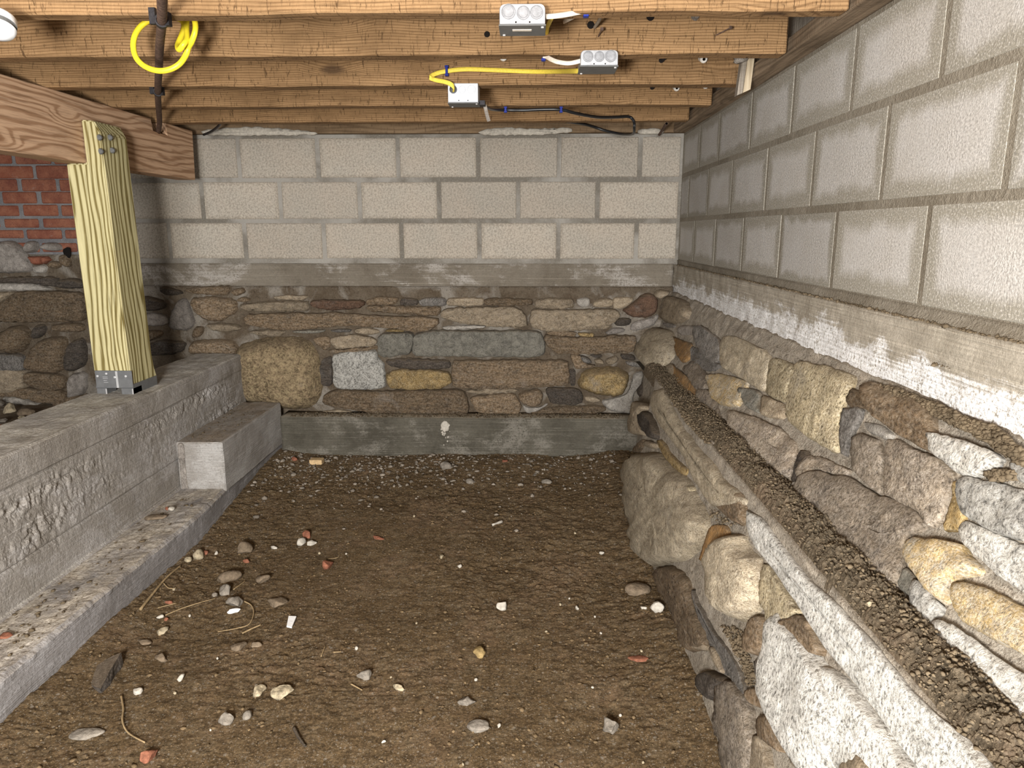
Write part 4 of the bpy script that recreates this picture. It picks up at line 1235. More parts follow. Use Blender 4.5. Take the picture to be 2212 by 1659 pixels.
# ------------------------------------------------------------------ joists
joist_y = [(1.722, 1.772), (2.112, 2.172), (2.527, 2.590), (2.930, 2.990), (3.330, 3.392)]
jl = ['rough-sawn floor joist nearest the camera, only its lower edge in view',
      'rough-sawn floor joist behind the yellow cable loop and the largest steel box',
      'rough-sawn floor joist with the long flat yellow cable stapled along it',
      'brown floor joist behind the white steel box with black cable below',
      'narrow looking brown floor joist just before the rim board of the back wall']
def joist(i):
    y0, y1 = joist_y[i]
    V, F = bbox_bev(-3.3, 0.700, y0, y1, ZJ, 1.876, 0.004)
    o = obj('floor_joist', V, F, M['joist'], None, origin=(-1.2, (y0 + y1) / 2, ZJ))
    bm = bmesh.new(); bm.from_mesh(o.data)
    bmesh.ops.recalc_face_normals(bm, faces=bm.faces)
    ed = [e for e in bm.edges if abs(e.verts[0].co.x - e.verts[1].co.x) > 1]
    bmesh.ops.subdivide_edges(bm, edges=ed, cuts=70)
    co = np.array([v.co[:] for v in bm.verts])
    nz = fbm(co + i * 9.1, 4.0, 3, 60 + i); ny = fbm(co + i * 5.7, 6.0, 3, 80 + i)
    for v, a, b in zip(bm.verts, nz, ny):
        if v.co.z < 0.05: v.co.z += 0.005 * a
        v.co.y += 0.003 * b
    bm.to_mesh(o.data); bm.free()
    props(o, jl[i], 'joist', 'floor joists overhead', 'thing')
    return o
JO = [joist(i) for i in range(5)]
rim = obj('rim_board', *bbox_bev(-2.3, 0.92, 3.748, 3.80, 1.692, 1.876, 0.003), M['rim'])
props(fix_normals(rim), 'stained rim board lying on the back block wall', 'board', None, 'thing')
for c, s in rim_mortar: stone(rim, S2(c, s), surf_rim, M['plaster'], 0.006, 0.01, 0.8, 'plaster_smear')
sill = obj('sill_plate', *bbox_bev(0.712, 0.90, 0.2, 3.742, 1.692, 1.738, 0.004), M['sill'])
props(subdiv_noise(fix_normals(sill), 8, 0.006, 12, 3), 'dark weathered sill plate along the top of the right block wall', 'board', None, 'thing')
rim2 = obj('end_board', *bbox_bev(0.775, 0.81, 0.2, 3.745, 1.747, 1.876, 0.003), M['greywood'])
props(fix_normals(rim2), 'grey weathered board standing on the sill behind the joist ends', 'board', None, 'thing')
stones(sill, surf_sill, 'E6', [('mortar', .012, '2040,90 2200,65 2260,100 2180,170 2040,240 2020,200', dict(rough=2, name='plaster_smear', back=.01)),
                               ('plaster', .010, '1640,430 1700,440 1720,480 1660,560 1615,560', dict(name='plaster_smear', back=.01)),
                               ('plaster', .008, '1440,690 1500,690 1500,720 1450,720', dict(name='plaster_smear', back=.01))])

# ------------------------------------------------------------------ new beam and post
XBM = -1.637
zb0, zb1 = H + 0.246, ZJ
n0, n1 = hx(325, 246, XBM).y, hx(357, 262, XBM).y
poly = [(-0.6, zb0), (3.585, zb0), (3.600, zb1), (n1, zb1), (n1 + .005, zb1 - 0.052), (n0 + .01, zb1 - 0.048), (n0, zb1), (-0.6, zb1)]
V, F = prism([(y, z) for y, z in poly], 0, XBM - 0.09, XBM)
beam = obj('timber_beam', V, F, M['beam'], None, origin=(XBM - .045, 1.5, zb0))
bm = bmesh.new(); bm.from_mesh(beam.data); bmesh.ops.recalc_face_normals(bm, faces=bm.faces)
bmesh.ops.bevel(bm, geom=[e for e in bm.edges], offset=0.003, segments=1, affect='EDGES'); bm.to_mesh(beam.data); bm.free()
props(beam, 'new planed timber beam notched around the rusty pipe, resting on the post', 'beam', None, 'thing')

PX0, PX1, PY0, PY1 = -1.702, -1.560, 2.70, 2.875
zbase = H - 0.63 + 0.036
post = empty('support_post', ((PX0 + PX1) / 2, (PY0 + PY1) / 2, 0.584), 'yellow-green treated pine post notched under the beam', 'post')
sh = XBM + 0.011
zt = H + 0.398
po = [(PX0, zbase), (PX1, zbase), (PX1, zt - 0.045), (PX1 - 0.02, zt - 0.004), (sh, zt), (sh, zb0 - .001), (PX0, zb0 - .001)]
V, F = prism(po, 1, PY0, PY1)
tim = obj('post_timber', V, F, M['post'], post)
bm = bmesh.new(); bm.from_mesh(tim.data); bmesh.ops.recalc_face_normals(bm, faces=bm.faces)
bmesh.ops.bevel(bm, geom=[e for e in bm.edges], offset=0.004, segments=2, affect='EDGES')
bmesh.ops.bisect_plane(bm, geom=bm.verts[:] + bm.edges[:] + bm.faces[:], plane_co=(0, 0, zbase + .10 - .584), plane_no=(0, 0, 1))
bmesh.ops.bisect_plane(bm, geom=bm.verts[:] + bm.edges[:] + bm.faces[:], plane_co=(0, 0, zbase + .04 - .584), plane_no=(0, 0, 1))
bmesh.ops.bisect_plane(bm, geom=bm.verts[:] + bm.edges[:] + bm.faces[:], plane_co=(0, 0, zt - .06 - .584), plane_no=(0, 0, 1))
for v in bm.verts:
    zz = v.co.z + .584 - zbase
    if zz < 0.10 and v.co.y > 0.03:
        v.co.y += 0.022 * (1 - zz / 0.10) ** 2                     # the far edge flares where the wood has split
    v.co.x -= 0.009 * max(0, zz) / 1.0
bm.to_mesh(tim.data); bm.free()
def lag(loc):
    V, F = lathe([(0, .012), (.004, .012), (.007, .009), (.011, .005), (.011, 0), (.0, 0)], loc, (1, 0, 0), 8)
    return obj('lag_screw', V, F, M['galv_dark'], post, smooth=False)
for px, py in ((213, 297), (236, 297), (216, 327), (241, 325)): lag(hx(px, py, PX1 - 0.002))
# standoff post base
obj('base_front_plate', *bbox_bev(PX0 + .004, PX1 + .008, PY0 - .004, PY0 - .0005, zbase - .006, zbase + .062, .001), M['steel'], post)
obj('painted_reflection', *box(PX0 + .086, PX0 + .094, PY0 - .0055, PY0 - .0035, zbase - .006, zbase + .060), M['steel_edge'], post)  # bright strip drawn as the white reflection on the front plate
obj('base_side_flange', *bbox_bev(PX1 + .001, PX1 + .007, PY0 - .002, PY1 + .006, zbase - .036, zbase + .006, .001), M['steel'], post)
obj('base_pan', *box(PX0, PX1, PY0, PY1, zbase - .008, zbase - .0005), M['steel'], post)
for a, b in ((PX0 + .004, PX0 + .044), (PX1 - .040, PX1 + .007)):
    obj('standoff_foot', *bbox_bev(a, b, PY0 - .004, PY0 + .06, zbase - .036, zbase - .008, .001), M['steel'], post)
    obj('standoff_edge', *box(b - .004, b + .0005, PY0 - .0052, PY0 - .003, zbase - .036, zbase - .010), M['steel_edge'], post)
for dx, dz in ((.014, .040), (.050, .050), (.082, .036), (.126, .040)):
    V, F = lathe([(.0045, 0), (.0045, .002), (.0, .003)], (PX0 + dx, PY0 - .0042, zbase + dz), (0, -1, 0), 10)
    obj('nail_head', V, F, M['steel_edge'], post)
for k, (dx, w, dz) in enumerate(((.034, .020, .036), (.034, .020, .030), (.036, .014, .022), (.036, .018, .014))):
    obj('stamped_line', *box(PX0 + dx, PX0 + dx + w, PY0 - .0047, PY0 - .0038, zbase + dz, zbase + dz + .0022), M['galv'], post)

# ------------------------------------------------------------------ rusty pipe, cable loop, cap
zp = ZJ - 0.016
pts = [hz(px, py, zp) for px, py in ((349, -90), (350, -20), (350, 40), (345, 100), (343, 150), (341, 200), (343, 238))]
e = hz(344, 258, zp); pts += [e + Vector((0, 0, -.012)), hz(338, 268, zp) + Vector((0, .01, -.03))]
pipe = empty('rusty_pipe', pts[3], 'thin rusty brown pipe strapped under the joists, dropping into the notch of the beam', 'pipe')
V, F = tube(smooth_path(pts, 5), 0.0105, 12)
obj('pipe_tube', V, F, M['rust'], pipe, smooth=True)
for a in (3, 5):
    pass
for px, py in ((349, 46), (341, 199)):
    c = hz(px, py, zp)
    V, F = lathe([(.0112, -.008), (.0145, -.008), (.0145, .008), (.0112, .008)], c, (pts[4] - pts[2]), 14)
    obj('strap', V, F, M['blackiron'], pipe)
    obj('strap_ear', *box(c.x - .026, c.x - .012, c.y - .004, c.y + .006, c.z - .006, ZJ + .012), M['blackiron'], pipe)
    obj('strap_nail', *box(c.x + .010, c.x + .020, c.y - .008, c.y + .008, c.z - .010, ZJ + .002), M['blackiron'], pipe)

def yv(px, py, y): return hy(px, py, y)
cp = [(400, -60, 1.93), (402, -20, 1.93), (403, 20, 1.92), (403, 60, 1.90), (404, 82, 1.885), (396, 97, 1.87), (387, 107, 1.885), (384, 98, 1.91), (392, 78, 1.925), (398, 58, 1.93), (392, 44, 1.93), (376, 38, 1.935),
      (350, 37, 1.935), (326, 42, 1.93), (304, 57, 1.92), (291, 78, 1.91), (288, 102, 1.90), (294, 124, 1.892), (308, 140, 1.886), (328, 150, 1.88), (350, 153, 1.878), (372, 148, 1.88), (390, 136, 1.885), (402, 118, 1.895), (407, 103, 1.895),
      (414, 90, 1.885), (421, 70, 1.88), (422, 52, 1.885), (417, 32, 1.895), (414, 10, 1.91), (412, -20, 1.92), (411, -60, 1.93)]
V, F = tube(smooth_path([yv(*p) for p in cp], 6), 0.0070, 10)
loop = obj('cable_loop', V, F, M['yellow'], None, smooth=True, origin=yv(350, 97, 1.9))
props(loop, 'bright yellow cable hanging in a twisted loop around the rusty pipe', 'cable')
c = hy(-9, 62, 1.60)
cap = empty('lamp_cap', c, 'round white plastic lamp cap under the joists at the top left corner', 'lamp')
ax = (0.10, -0.35, -0.93)
V, F = lathe([(0, .013), (.020, .012), (.032, .008), (.036, .002), (.037, -.002)], c, ax, 32); obj('cap_face', V, F, M['cap'], cap, smooth=True)
V, F = lathe([(.037, -.002), (.0345, -.004), (.0345, -.010), (.0375, -.011)], c, ax, 32); obj('cap_groove', V, F, M['galv_dark'], cap, smooth=False)
V, F = lathe([(.0375, -.011), (.038, -.024), (.034, -.030), (.012, -.034), (0, -.034)], c, ax, 32); obj('cap_ring', V, F, M['cap'], cap, smooth=True)
V, F = tube([c + Vector((-.003, .008, .028)), c + Vector((-.03, .05, .045)), Vector((c.x - .14, 1.735, ZJ + .004))], .005, 8); obj('stem', V, F, M['galv_dark'], cap)

# ------------------------------------------------------------------ steel boxes
def rrect(w, h, r, n=4):
    out = []
    for cx, cy, a0 in ((w / 2 - r, h / 2 - r, 0), (-w / 2 + r, h / 2 - r, 90), (-w / 2 + r, -h / 2 + r, 180), (w / 2 - r, -h / 2 + r, 270)):
        for k in range(n + 1):
            a = math.radians(a0 + 90 * k / n); out.append((cx + r * math.cos(a), cy + r * math.sin(a)))
    return out
def jbox(px0, py0, px1, py1, yface, depth, name, label, rounded, kos, body_m, cover_m):
    a, b = hy(px0, py0, yface), hy(px1, py1, yface)
    w, h = b.x - a.x, a.z - b.z
    cx, cz = (a.x + b.x) / 2, (a.z + b.z) / 2
    root = empty(name, (cx, yface + depth, b.z), label, 'box', 'steel electrical boxes on the joists')
    # body: outline in plan w x depth? the rounded corners are those of the knockout side seen from the camera
    r = .011 if rounded else .002
    prof = rrect(w, h, r)
    if rounded: prof = [(x, z) if z > -h / 2 + .012 else (max(-w / 2, min(w / 2, x * 1.02)), -h / 2) for x, z in prof]
    V = [(cx + x, yface + dy, cz + z) for dy, s in ((.003, .97), (0, .93)) for x, z in []]
    n = len(prof)
    V = [(cx + x * .975, yface, cz + z * .95) for x, z in prof] + [(cx + x, yface + .004, cz + z) for x, z in prof] + [(cx + x, yface + depth, cz + z) for x, z in prof]
    F = [tuple(range(n))[::-1], tuple(range(2 * n, 3 * n))] + [(k * n + i, k * n + (i + 1) % n, (k + 1) * n + (i + 1) % n, (k + 1) * n + i) for k in (0, 1) for i in range(n)]
    fix_normals(obj('box_body', V, F, body_m, root))
    V, F = bbox_bev(cx - w / 2 - .0015, cx + w / 2 + .0015, yface - .0015, yface + depth - .004, b.z - .003, b.z - .0004, .0008)
    obj('cover_plate', V, F, cover_m, root)  # cover's dark grey also holds the shade of its down-facing side
    for fx, fz, rr in kos:
        V, F = lathe([(0, .0014), (rr * .80, .0014), (rr * .84, .0001), (rr * .98, .0001), (rr * 1.02, .0018), (rr * 1.12, .0018), (rr * 1.16, 0)], (cx + fx * w, yface - .0002, cz + fz * h), (0, -1, 0), 22)
        obj('knockout', V, F, M['ko'] if rounded else body_m, root, smooth=False)
    for fx in (-.14, .16):
        V, F = lathe([(0, .0006), (.0019, .0006), (.0019, -.001)], (cx + fx * w, yface - .0003, cz - .40 * h), (0, -1, 0), 8)
        obj('screw_hole', V, F, M['hole'], root)
    for fx, dy in ((.44, .010), (-.42, depth - .016)):
        V, F = lathe([(.0035, 0), (.0032, .0025), (0, .003)], (cx + fx * w, yface + dy, b.z - .003), (0, 0, -1), 8)
        obj('cover_screw', V, F, M['steel_edge'], root)
    return root, cx, cz, w, h, b.z
J1b, cx, cz, w, h, zb = jbox(1078.5, 8, 1178, 52, 1.663, .0875, 'steel_box', 'largest galvanized steel box with dusty label, under the nearest joist', True, ((-.30, .12, .0135), (.02, .06, .0125), (.31, .08, .0125)), M['galv'], M['galv_dark'])
obj('cover_label', *box(cx - .022, cx + .020, 1.692, 1.703, zb - .0042, zb - .0028), M['whitecable'], J1b)
J2b = jbox(1254.5, 108, 1335, 141, 2.063, .100, 'steel_box', 'galvanized steel box where the flat yellow and white cables end', True, ((-.30, .08, .0125), (.0, .07, .0120), (.30, .10, .0135)), M['galv'], M['galv_dark'])[0]
J3b, cx3, cz3, w3, h3, zb3 = jbox(967, 179.5, 1033, 221, 2.505, .082, 'steel_box', 'white painted square steel box with yellow cable entering its face', False, ((-.03, .17, .0105), (.28, .17, .0125)), M['whitebox'], M['galv_dark'])
V, F = lathe([(0, .001), (.008, .001), (.009, .003), (.0125, .003), (.013, 0)], (cx3 - .32 * w3, 2.5045, cz3 + .17 * h3), (0, -1, 0), 20)
obj('bushing', V, F, M['blackcable'], J3b)
obj('hanging_strap', *box(cx3 + w3 / 2 + .001, cx3 + w3 / 2 + .020, 2.54, 2.585, zb3 - .002, zb3 + .012), M['blackiron'], J3b)
pt = [hy(1047, 226, 2.58), hy(1050, 240, 2.585), hy(1053, 252, 2.58), hy(1056, 262, 2.585)]
V, F = tube(pt, .006, 6, .25, up=(1, 0, 0)); obj('tape_strip', V, F, M['tape'], J3b)

def cable(name, pts, r, mat, label, flat=1.0, up=(0, 0, 1), cat='cable'):
    P = smooth_path(pts, 7)
    V, F = tube(P, r, 8, flat, up)
    o = obj(name, V, F, mat, None, smooth=True, origin=tuple(P[len(P) // 2]))
    return props(o, label, cat)
yj = 2.513
cy = [hy(1257, 153, 2.150), hy(1240, 153.6, 2.20), hy(1205, 154.3, 2.42), hy(1150, 154.5, yj), hy(1060, 151, yj), hy(1005, 149.5, yj), hy(965, 153.5, yj), hy(945, 158, yj - .002), hy(932, 164, yj - .012), hy(930, 168.5, yj - .020), hy(942, 173, 2.500), hy(962, 177, 2.485), hy(974, 182, 2.478), hy(980, 189, 2.485), hy(979, 196, 2.508)]
P = smooth_path(cy, 8)
def ribbon(P, hw, ht, ups):
    V, F = [], []
    n = len(P)
    for i, p in enumerate(P):
        t = (P[min(i + 1, n - 1)] - P[max(i - 1, 0)]).normalized()
        u = Vector(ups); u = (u - t * u.dot(t)).normalized(); s = t.cross(u).normalized()
        for k in range(8):
            a = 2 * math.pi * k / 8
            ca, sa = math.cos(a), math.sin(a)
            V.append(p + u * (hw * math.copysign(abs(ca) ** .6, ca)) + s * (ht * math.copysign(abs(sa) ** .8, sa)))
    for i in range(n - 1):
        for k in range(8): F.append((i * 8 + k, i * 8 + (k + 1) % 8, (i + 1) * 8 + (k + 1) % 8, (i + 1) * 8 + k))
    F += [tuple(range(8))[::-1], tuple((n - 1) * 8 + k for k in range(8))]
    return V, F
V, F = ribbon(P, .0072, .0030, (0, 0, 1))
props(obj('flat_cable', V, F, M['yellowflat'], None, smooth=True, origin=cy[3]), 'flat yellow cable running from the galvanized box back into the white box', 'cable')
def staple(px, py, y, label, hgt=.026, mat=None, down=False):
    c = hy(px, py, y)
    o = empty('cable_staple', c, label, 'staple', 'blue cable staples')
    V, F = bbox_bev(c.x - .004, c.x + .004, c.y - .006, c.y + .006, c.z - hgt / 2, c.z + hgt / 2, .001)
    obj('bridge', V, F, M['blue'], o)
    for s in (-1, 1):
        V, F = bbox_bev(c.x - .006, c.x + .006, c.y - .007, c.y + .010, c.z + s * hgt / 2 - .003, c.z + s * hgt / 2 + .003, .001)
        obj('foot', V, F, M['blue'], o)
staple(965, 153, yj - .003, 'blue plastic staple holding the flat yellow cable')
V, F = ribbon(smooth_path([hy(1179, 36, 1.695), hy(1200, 34.5, 1.70), hy(1225, 31, 1.715), hy(1250, 26, 1.735), hy(1268, 22.5, 1.745)], 7), .0060, .0028, (0, 0.3, 1))
props(obj('white_cable', V, F, M['whitecable'], None, smooth=True, origin=hy(1225, 31, 1.715)), 'off-white cable leaving the largest steel box to the right', 'cable')
V, F = ribbon(smooth_path([hy(1264, 24, 1.755), hy(1245, 33, 1.82), hy(1226, 43, 1.97), hy(1218, 47, 2.10)], 6), .0055, .0028, (0, 0.3, 1))
props(obj('white_cable', V, F, M['whitecable'], None, smooth=True, origin=hy(1245, 33, 1.82)), 'short off-white cable branching down behind the blue staple on the nearest joist', 'cable')
staple(1266, 23, 1.745, 'blue staple on the nearest joist at the end of the off-white cable', .020)
V, F = ribbon(smooth_path([hy(1174, 121, 2.145), hy(1180, 122, 2.14), hy(1190, 128, 2.12), hy(1206, 134, 2.10), hy(1230, 136.5, 2.085), hy(1256, 131, 2.085)], 7), .0062, .0030, (0, 0.3, 1))
props(obj('white_cable', V, F, M['whitecable'], None, smooth=True, origin=hy(1206, 134, 2.10)), 'curved off-white cable entering the box where the flat yellow cable ends', 'cable')
staple(1174, 122, 2.155, 'blue staple under the second joist at the curved off-white cable', .018)
V, F = tube(smooth_path([hy(1192, 37, 1.77), hy(1187, 48, 1.90), hy(1182, 60, 2.03), hy(1181, 72, 2.118)], 6), .0055, 8)
props(obj('yellow_cable', V, F, M['yellowflat'], None, smooth=True, origin=hy(1187, 48, 1.90)), 'short yellow cable bending behind the largest steel box into the joist', 'cable')
V, F = tube(smooth_path([hy(1304, 18, 1.775), hy(1297, 38, 1.95), hy(1292, 48, 2.03), hy(1284, 60, 2.118)], 6), .0045, 8)
props(obj('grey_cable', V, F, M['greycable'], None, smooth=True, origin=hy(1297, 38, 1.95)), 'dusty grey wire dropping into a bored hole of the second joist', 'cable')
bk = [hy(1043, 227, 2.585), hy(1054, 233, 2.70), hy(1068, 236.5, 2.86), hy(1090, 237.5, 2.918), hy(1130, 238, 2.918), hy(1170, 236.5, 2.918), hy(1212, 237, 2.918), hy(1245, 245, 2.96), hy(1290, 253, 3.12), hy(1330, 253, 3.25), hy(1358, 252, 3.318), hy(1369, 262, 3.318), hy(1370, 276, 3.318), hy(1367, 289, 3.40), hy(1345, 290, 3.62), hy(1310, 283, 3.70), hy(1268, 270, 3.68), hy(1220, 262, 3.5)]
V, F = tube(smooth_path(bk, 8), .0062, 10)
props(obj('black_cable', V, F, M['blackcable'], None, smooth=True, origin=bk[7]), 'black cable sagging from the white box towards the back right corner', 'cable')
staple(1092, 237, 2.914, 'blue staple on the black cable nearer the white box', .016)
staple(1212, 237, 2.914, 'blue staple on the black cable farther from the white box', .016)
bk = [hy(440, 291, 3.60), hy(455, 285, 3.55), hy(468, 276, 3.50), hy(476, 266, 3.45), hy(470, 255, 3.40)]
V, F = tube(smooth_path(bk, 6), .006, 8)
props(obj('black_cable', V, F, M['blackcable'], None, smooth=True, origin=bk[2]), 'short black cable curling up behind the end of the timber beam', 'cable')

# ------------------------------------------------------------------ porcelain tubes, stubs, nails, bored holes
def hollow(name, c, axis, r, length, mat, label, cat, group=None, wall=.4):
    ax = Vector(axis).normalized()
    o = empty(name, c, label, cat, group)
    V, F = lathe([(r * wall, length), (r * .85, length), (r, length * .92), (r * .95, length * .7), (r * .82, length * .68), (r * .82, 0), (0, 0)], c, ax, 18)
    obj('sleeve', V, F, mat, o, smooth=False)
    V, F = lathe([(r * wall, length * .998), (r * wall, length * .3), (0, length * .3)], c, ax, 12)
    obj('bore', V, F, M['hole'], o)
    return o
tb = (0.10, -1, -0.30)
tg = 'porcelain wiring tubes in the joists'
for px, py, yj_, r, lab in ((1086, 122, 2.527, .0125, 'white porcelain tube half hidden above the flat yellow cable'),
                            (1514, 126, 2.527, .0125, 'white porcelain tube in the third joist, left of the hanging board stub'),
                            (1457, 188, 2.930, .0120, 'white porcelain tube low in the fourth joist, with dark bore showing'),
                            (1519, 183, 2.930, .0120, 'white porcelain tube peeping out near the end of the fourth joist'),
                            (1592, 124, 2.500, .0130, 'dusty porcelain tube beside the top of the hanging board stub')):
    hollow('porcelain_tube', hy(px, py, yj_ + .004), tb, r, .034, M['porcelain'], lab, 'tube', tg)
c = hy(1500, 38, 2.114)
hollow('grey_conduit', c, (0.35, -1, 0.55), .013, .09, M['greym'], 'grey conduit stub angled out of the second joist', 'pipe', None, .6)
hollow('iron_stub', hy(1428, 131, 2.53), (0.35, -1, 0.35), .011, .05, M['blackiron'], 'dark iron stub in the third joist between box and porcelain tube', 'pipe', None, .6)
hollow('iron_stub', hy(1408, 190, 2.935), (0.25, -1, 0.3), .011, .04, M['blackiron'], 'dark iron stub in the fourth joist', 'pipe', None, .6)
a, b = hy(1424, 291, 3.70), hy(1440, 267, 3.40)
hollow('copper_stub', a, b - a, .0075, (b - a).length, M['rust'], 'open ended brown pipe stub above the back wall corner', 'pipe', None, .72)
for px, py, y, r in ((1052, 74, 2.110, .008), (1276, 54, 2.110, .010), (1366, 30, 2.110, .009), (1405, 36, 2.11, .011)):
    i = 1
    V, F = lathe([(0, .0012), (r * .8, .0012), (r, 0)], hy(px, py, y - .0015), (0, -1, 0), 12)
    obj('bored_hole', V, F, M['hole'], JO[1])
def nail(px, py, qx, qy, y, label):
    a, b = hy(px, py, y + .003), hy(qx, qy, y - .05)
    o = empty('bent_nail', a, label, 'nail')
    V, F = tube([a, a.lerp(b, .5), b], .0018, 6); obj('shank', V, F, M['rust'], o)
    V, F = lathe([(0, 0), (.005, 0), (.005, .002), (0, .002)], b, b - a, 8); obj('head', V, F, M['rust'], o)
nail(1545, 77, 1578, 60, 2.112, 'rusty nail sticking out of the second joist near its end')
nail(1292, 80, 1300, 63, 2.112, 'rusty nail below the dusty grey wire on the second joist')
stub = empty('board_stub', (0.69, 2.44, 1.58), 'short pale board stub hanging from the end of the third joist', 'board')
p = [hy(1603, 128, 2.44), hy(1631, 118, 2.44), hy(1621, 193, 2.44), hy(1592, 206, 2.44)]
q0 = Vector((0.018, 0.03, 0)); 
pm = p[0].lerp(p[1], .42); pn = p[3].lerp(p[2], .40)
V = [p[0], pm, pn, p[3], p[0] + Vector((.0, .03, 0)), pm + Vector((.0, .03, 0)), pn + Vector((0, .03, 0)), p[3] + Vector((0, .03, 0))]
F = [(0, 1, 2, 3), (4, 7, 6, 5), (0, 4, 5, 1), (1, 5, 6, 2), (2, 6, 7, 3), (3, 7, 4, 0)]
fix_normals(obj('shaded_side', V, F, M['greywood'], stub))  # darker left face of the one board, its shade put in as grey wood
V = [pm + Vector((.001, -.004, 0)), p[1], p[2], pn + Vector((.001, -.004, 0)), pm + Vector((.001, .03, 0)), p[1] + Vector((0, .03, 0)), p[2] + Vector((0, .03, 0)), pn + Vector((.001, .03, 0))]
fix_normals(obj('lit_side', V, F, M['palewood'], stub))  # bright right face of the same board, drawn as a paler piece
V, F = lump(5, (.024, .022, .014), 2, .5)
obj('plaster_clod', V + np.array(hy(1598, 128, 2.43)), F, M['greym'], stub, smooth=True)

# ------------------------------------------------------------------ rubble and rubbish on the dirt
def rest(px, py, place=on_floor): return place(px, py)
def rock(name, px, py, wpx, hpx, mat, label, cat='stone', group=None, facet=True, seed=0, tall=0.6, place=on_floor, sink=0.42, rot=None):
    p = place(px, py + hpx * 0.3)
    m = pxm(p)
    a, b = wpx * m / 2, hpx * m / 2
    t = min(a, b) * 2 * tall
    V, F = lump(seed + 11, (a * 1.12, max(b * 1.25, a * .6), t), 3 if wpx > 18 else 2, .35, facet)
    rz = random.Random(seed).uniform(-.5, .5) if rot is None else rot
    R = np.array(Matrix.Rotation(rz, 3, 'Z'))
    V = V @ R.T
    V[:, 2] += t * (1 - sink)
    o = obj(name, V + np.array(p), F, mat, None, smooth=not facet or wpx < 14, origin=tuple(p))
    return props(o, label, cat, group)
T = lambda x, y: PX('T', [(x, y)])[0]
U = lambda x, y: PX('U', [(x, y)])[0]
Q = lambda x, y: PX('V', [(x, y)])[0]
st, bb, wh = 'stone', 'brick_fragment', 'plaster_chip'
# brick fragments
rock(bb, 320, 1632, 36, 32, M['brickbit'], 'largest broken brick piece, at the bottom edge of the dirt', 'brick', 'broken brick pieces', seed=1)
rock(bb, 708, 1220, 28, 22, M['brickbit'], 'chunky brick piece lying alone in the left half of the dirt', 'brick', 'broken brick pieces', seed=2)
rock(bb, 663, 1157, 22, 16, M['brickbit'], 'brick piece touching a white plaster chip', 'brick', 'broken brick pieces', seed=3)
rock(bb, 817, 1161, 26, 11, M['brickbit'], 'flat brick piece nearly buried in the middle of the dirt', 'brick', 'broken brick pieces', seed=4, tall=.4)
rock(bb, 531, 1213, 15, 10, M['brickbit'], 'small brick piece right of the brown cobble', 'brick', 'broken brick pieces', seed=5)
rock(bb, 446, 1194, 12, 10, M['brickbit'], 'small brick piece close to the curb', 'brick', 'broken brick pieces', seed=6)
rock(bb, 1381, 1419, 46, 15, M['brickbit'], 'dusty brick piece sunk in the dirt near the right wall stones', 'brick', 'broken brick pieces', seed=7, tall=.35, sink=.6)
rock(bb, 364, 1302, 16, 10, M['brickbit'], 'small brick piece beside the stick along the curb', 'brick', 'broken brick pieces', seed=8)
rock(bb, 636, 992, 16, 9, M['brickbit'], 'brick piece in the far left corner of the dirt', 'brick', 'broken brick pieces', seed=9)
rock(bb, 1091, 996, 15, 8, M['brickbit'], 'brick piece at the foot of the back curb, right of centre', 'brick', 'broken brick pieces', seed=10)
rock(bb, 360, 1338, 9, 8, M['brickbit'], 'tiny brick bit beside a white chip', 'brick', 'broken brick pieces', seed=12)
# stones
rock(st, 509, 1300, 30, 28, M['greystone'], 'pale grey stone resting on a white chip', seed=21)
rock(st, 525, 1187, 34, 26, M['brownstone'], 'dark brown stone standing proud of the dirt by the curb', seed=22)
rock(st, 497, 1246, 44, 24, M['brownstone'], 'rounded brown cobble by the curb', seed=23, facet=False)
rock(st, 487, 1274, 24, 28, M['greystone'], 'grey stone half buried below the brown cobble', seed=24)
rock(st, 569, 1250, 36, 22, M['brownstone'], 'brown stone crusted with pale mortar', seed=25)
rock(st, 430, 1197, 20, 24, M['shell'], 'round tan pebble at the curb', seed=26, facet=False)
rock(st, 407, 1209, 14, 12, M['shell'], 'small tan pebble left of the round tan pebble', seed=27, facet=False)
rock(st, 558, 1488, 34, 28, M['shell'], 'round crusted pale stone left of the curved one', seed=28, tall=.4, sink=.5)
rock(st, 611, 1494, 54, 32, M['shell'], 'curved pale stone with white crust', seed=29, tall=.5)
rock(st, 350, 1358, 26, 30, M['shell'], 'pale flat shell-like stone near the white chip', seed=30, tall=.3)
rock(st, 487, 1553, 34, 24, M['greystone'], 'grey rubble lump left of the smooth small pebble', seed=31)
rock(st, 534, 1546, 18, 18, M['greystone'], 'smooth small grey pebble in the lower left dirt', seed=32, facet=False)
rock(st, 787, 1457, 30, 26, M['greystone'], 'dark grey lumpy stone in the middle of the dirt', seed=33)
rock(st, 1035, 1407, 28, 32, M['yellowstone'], 'yellow-brown flat stone in the middle of the dirt', seed=34, tall=.4)
rock(st, 1317, 1570, 38, 34, M['greystone'], 'round grey stone in the lower right dirt', seed=35)
rock(st, 1032, 1564, 46, 28, M['greystone'], 'smooth flat grey stone half sunk near the bottom', seed=36, facet=False, tall=.3)
rock(st, 1011, 1514, 36, 22, M['greystone'], 'flat reddish grey stone above the half-sunk smooth one', seed=37, tall=.4)
rock(st, 1376, 1268, 52, 34, M['brownstone'], 'cracked clod of earth near the large tan boulder', seed=38, tall=.35, facet=False, sink=.5)
rock(st, 600, 1297, 60, 26, M['brownstone'], 'long brown stone mostly buried, right of the pale grey stone', seed=39, tall=.35, sink=.5)
rock(st, 516, 1393, 34, 24, M['brownstone'], 'brown stone half buried below the looping root', seed=40, tall=.4)
rock(st, 554, 1391, 24, 18, M['brownstone'], 'dark stone right beside the half-buried brown one', seed=41, tall=.4)
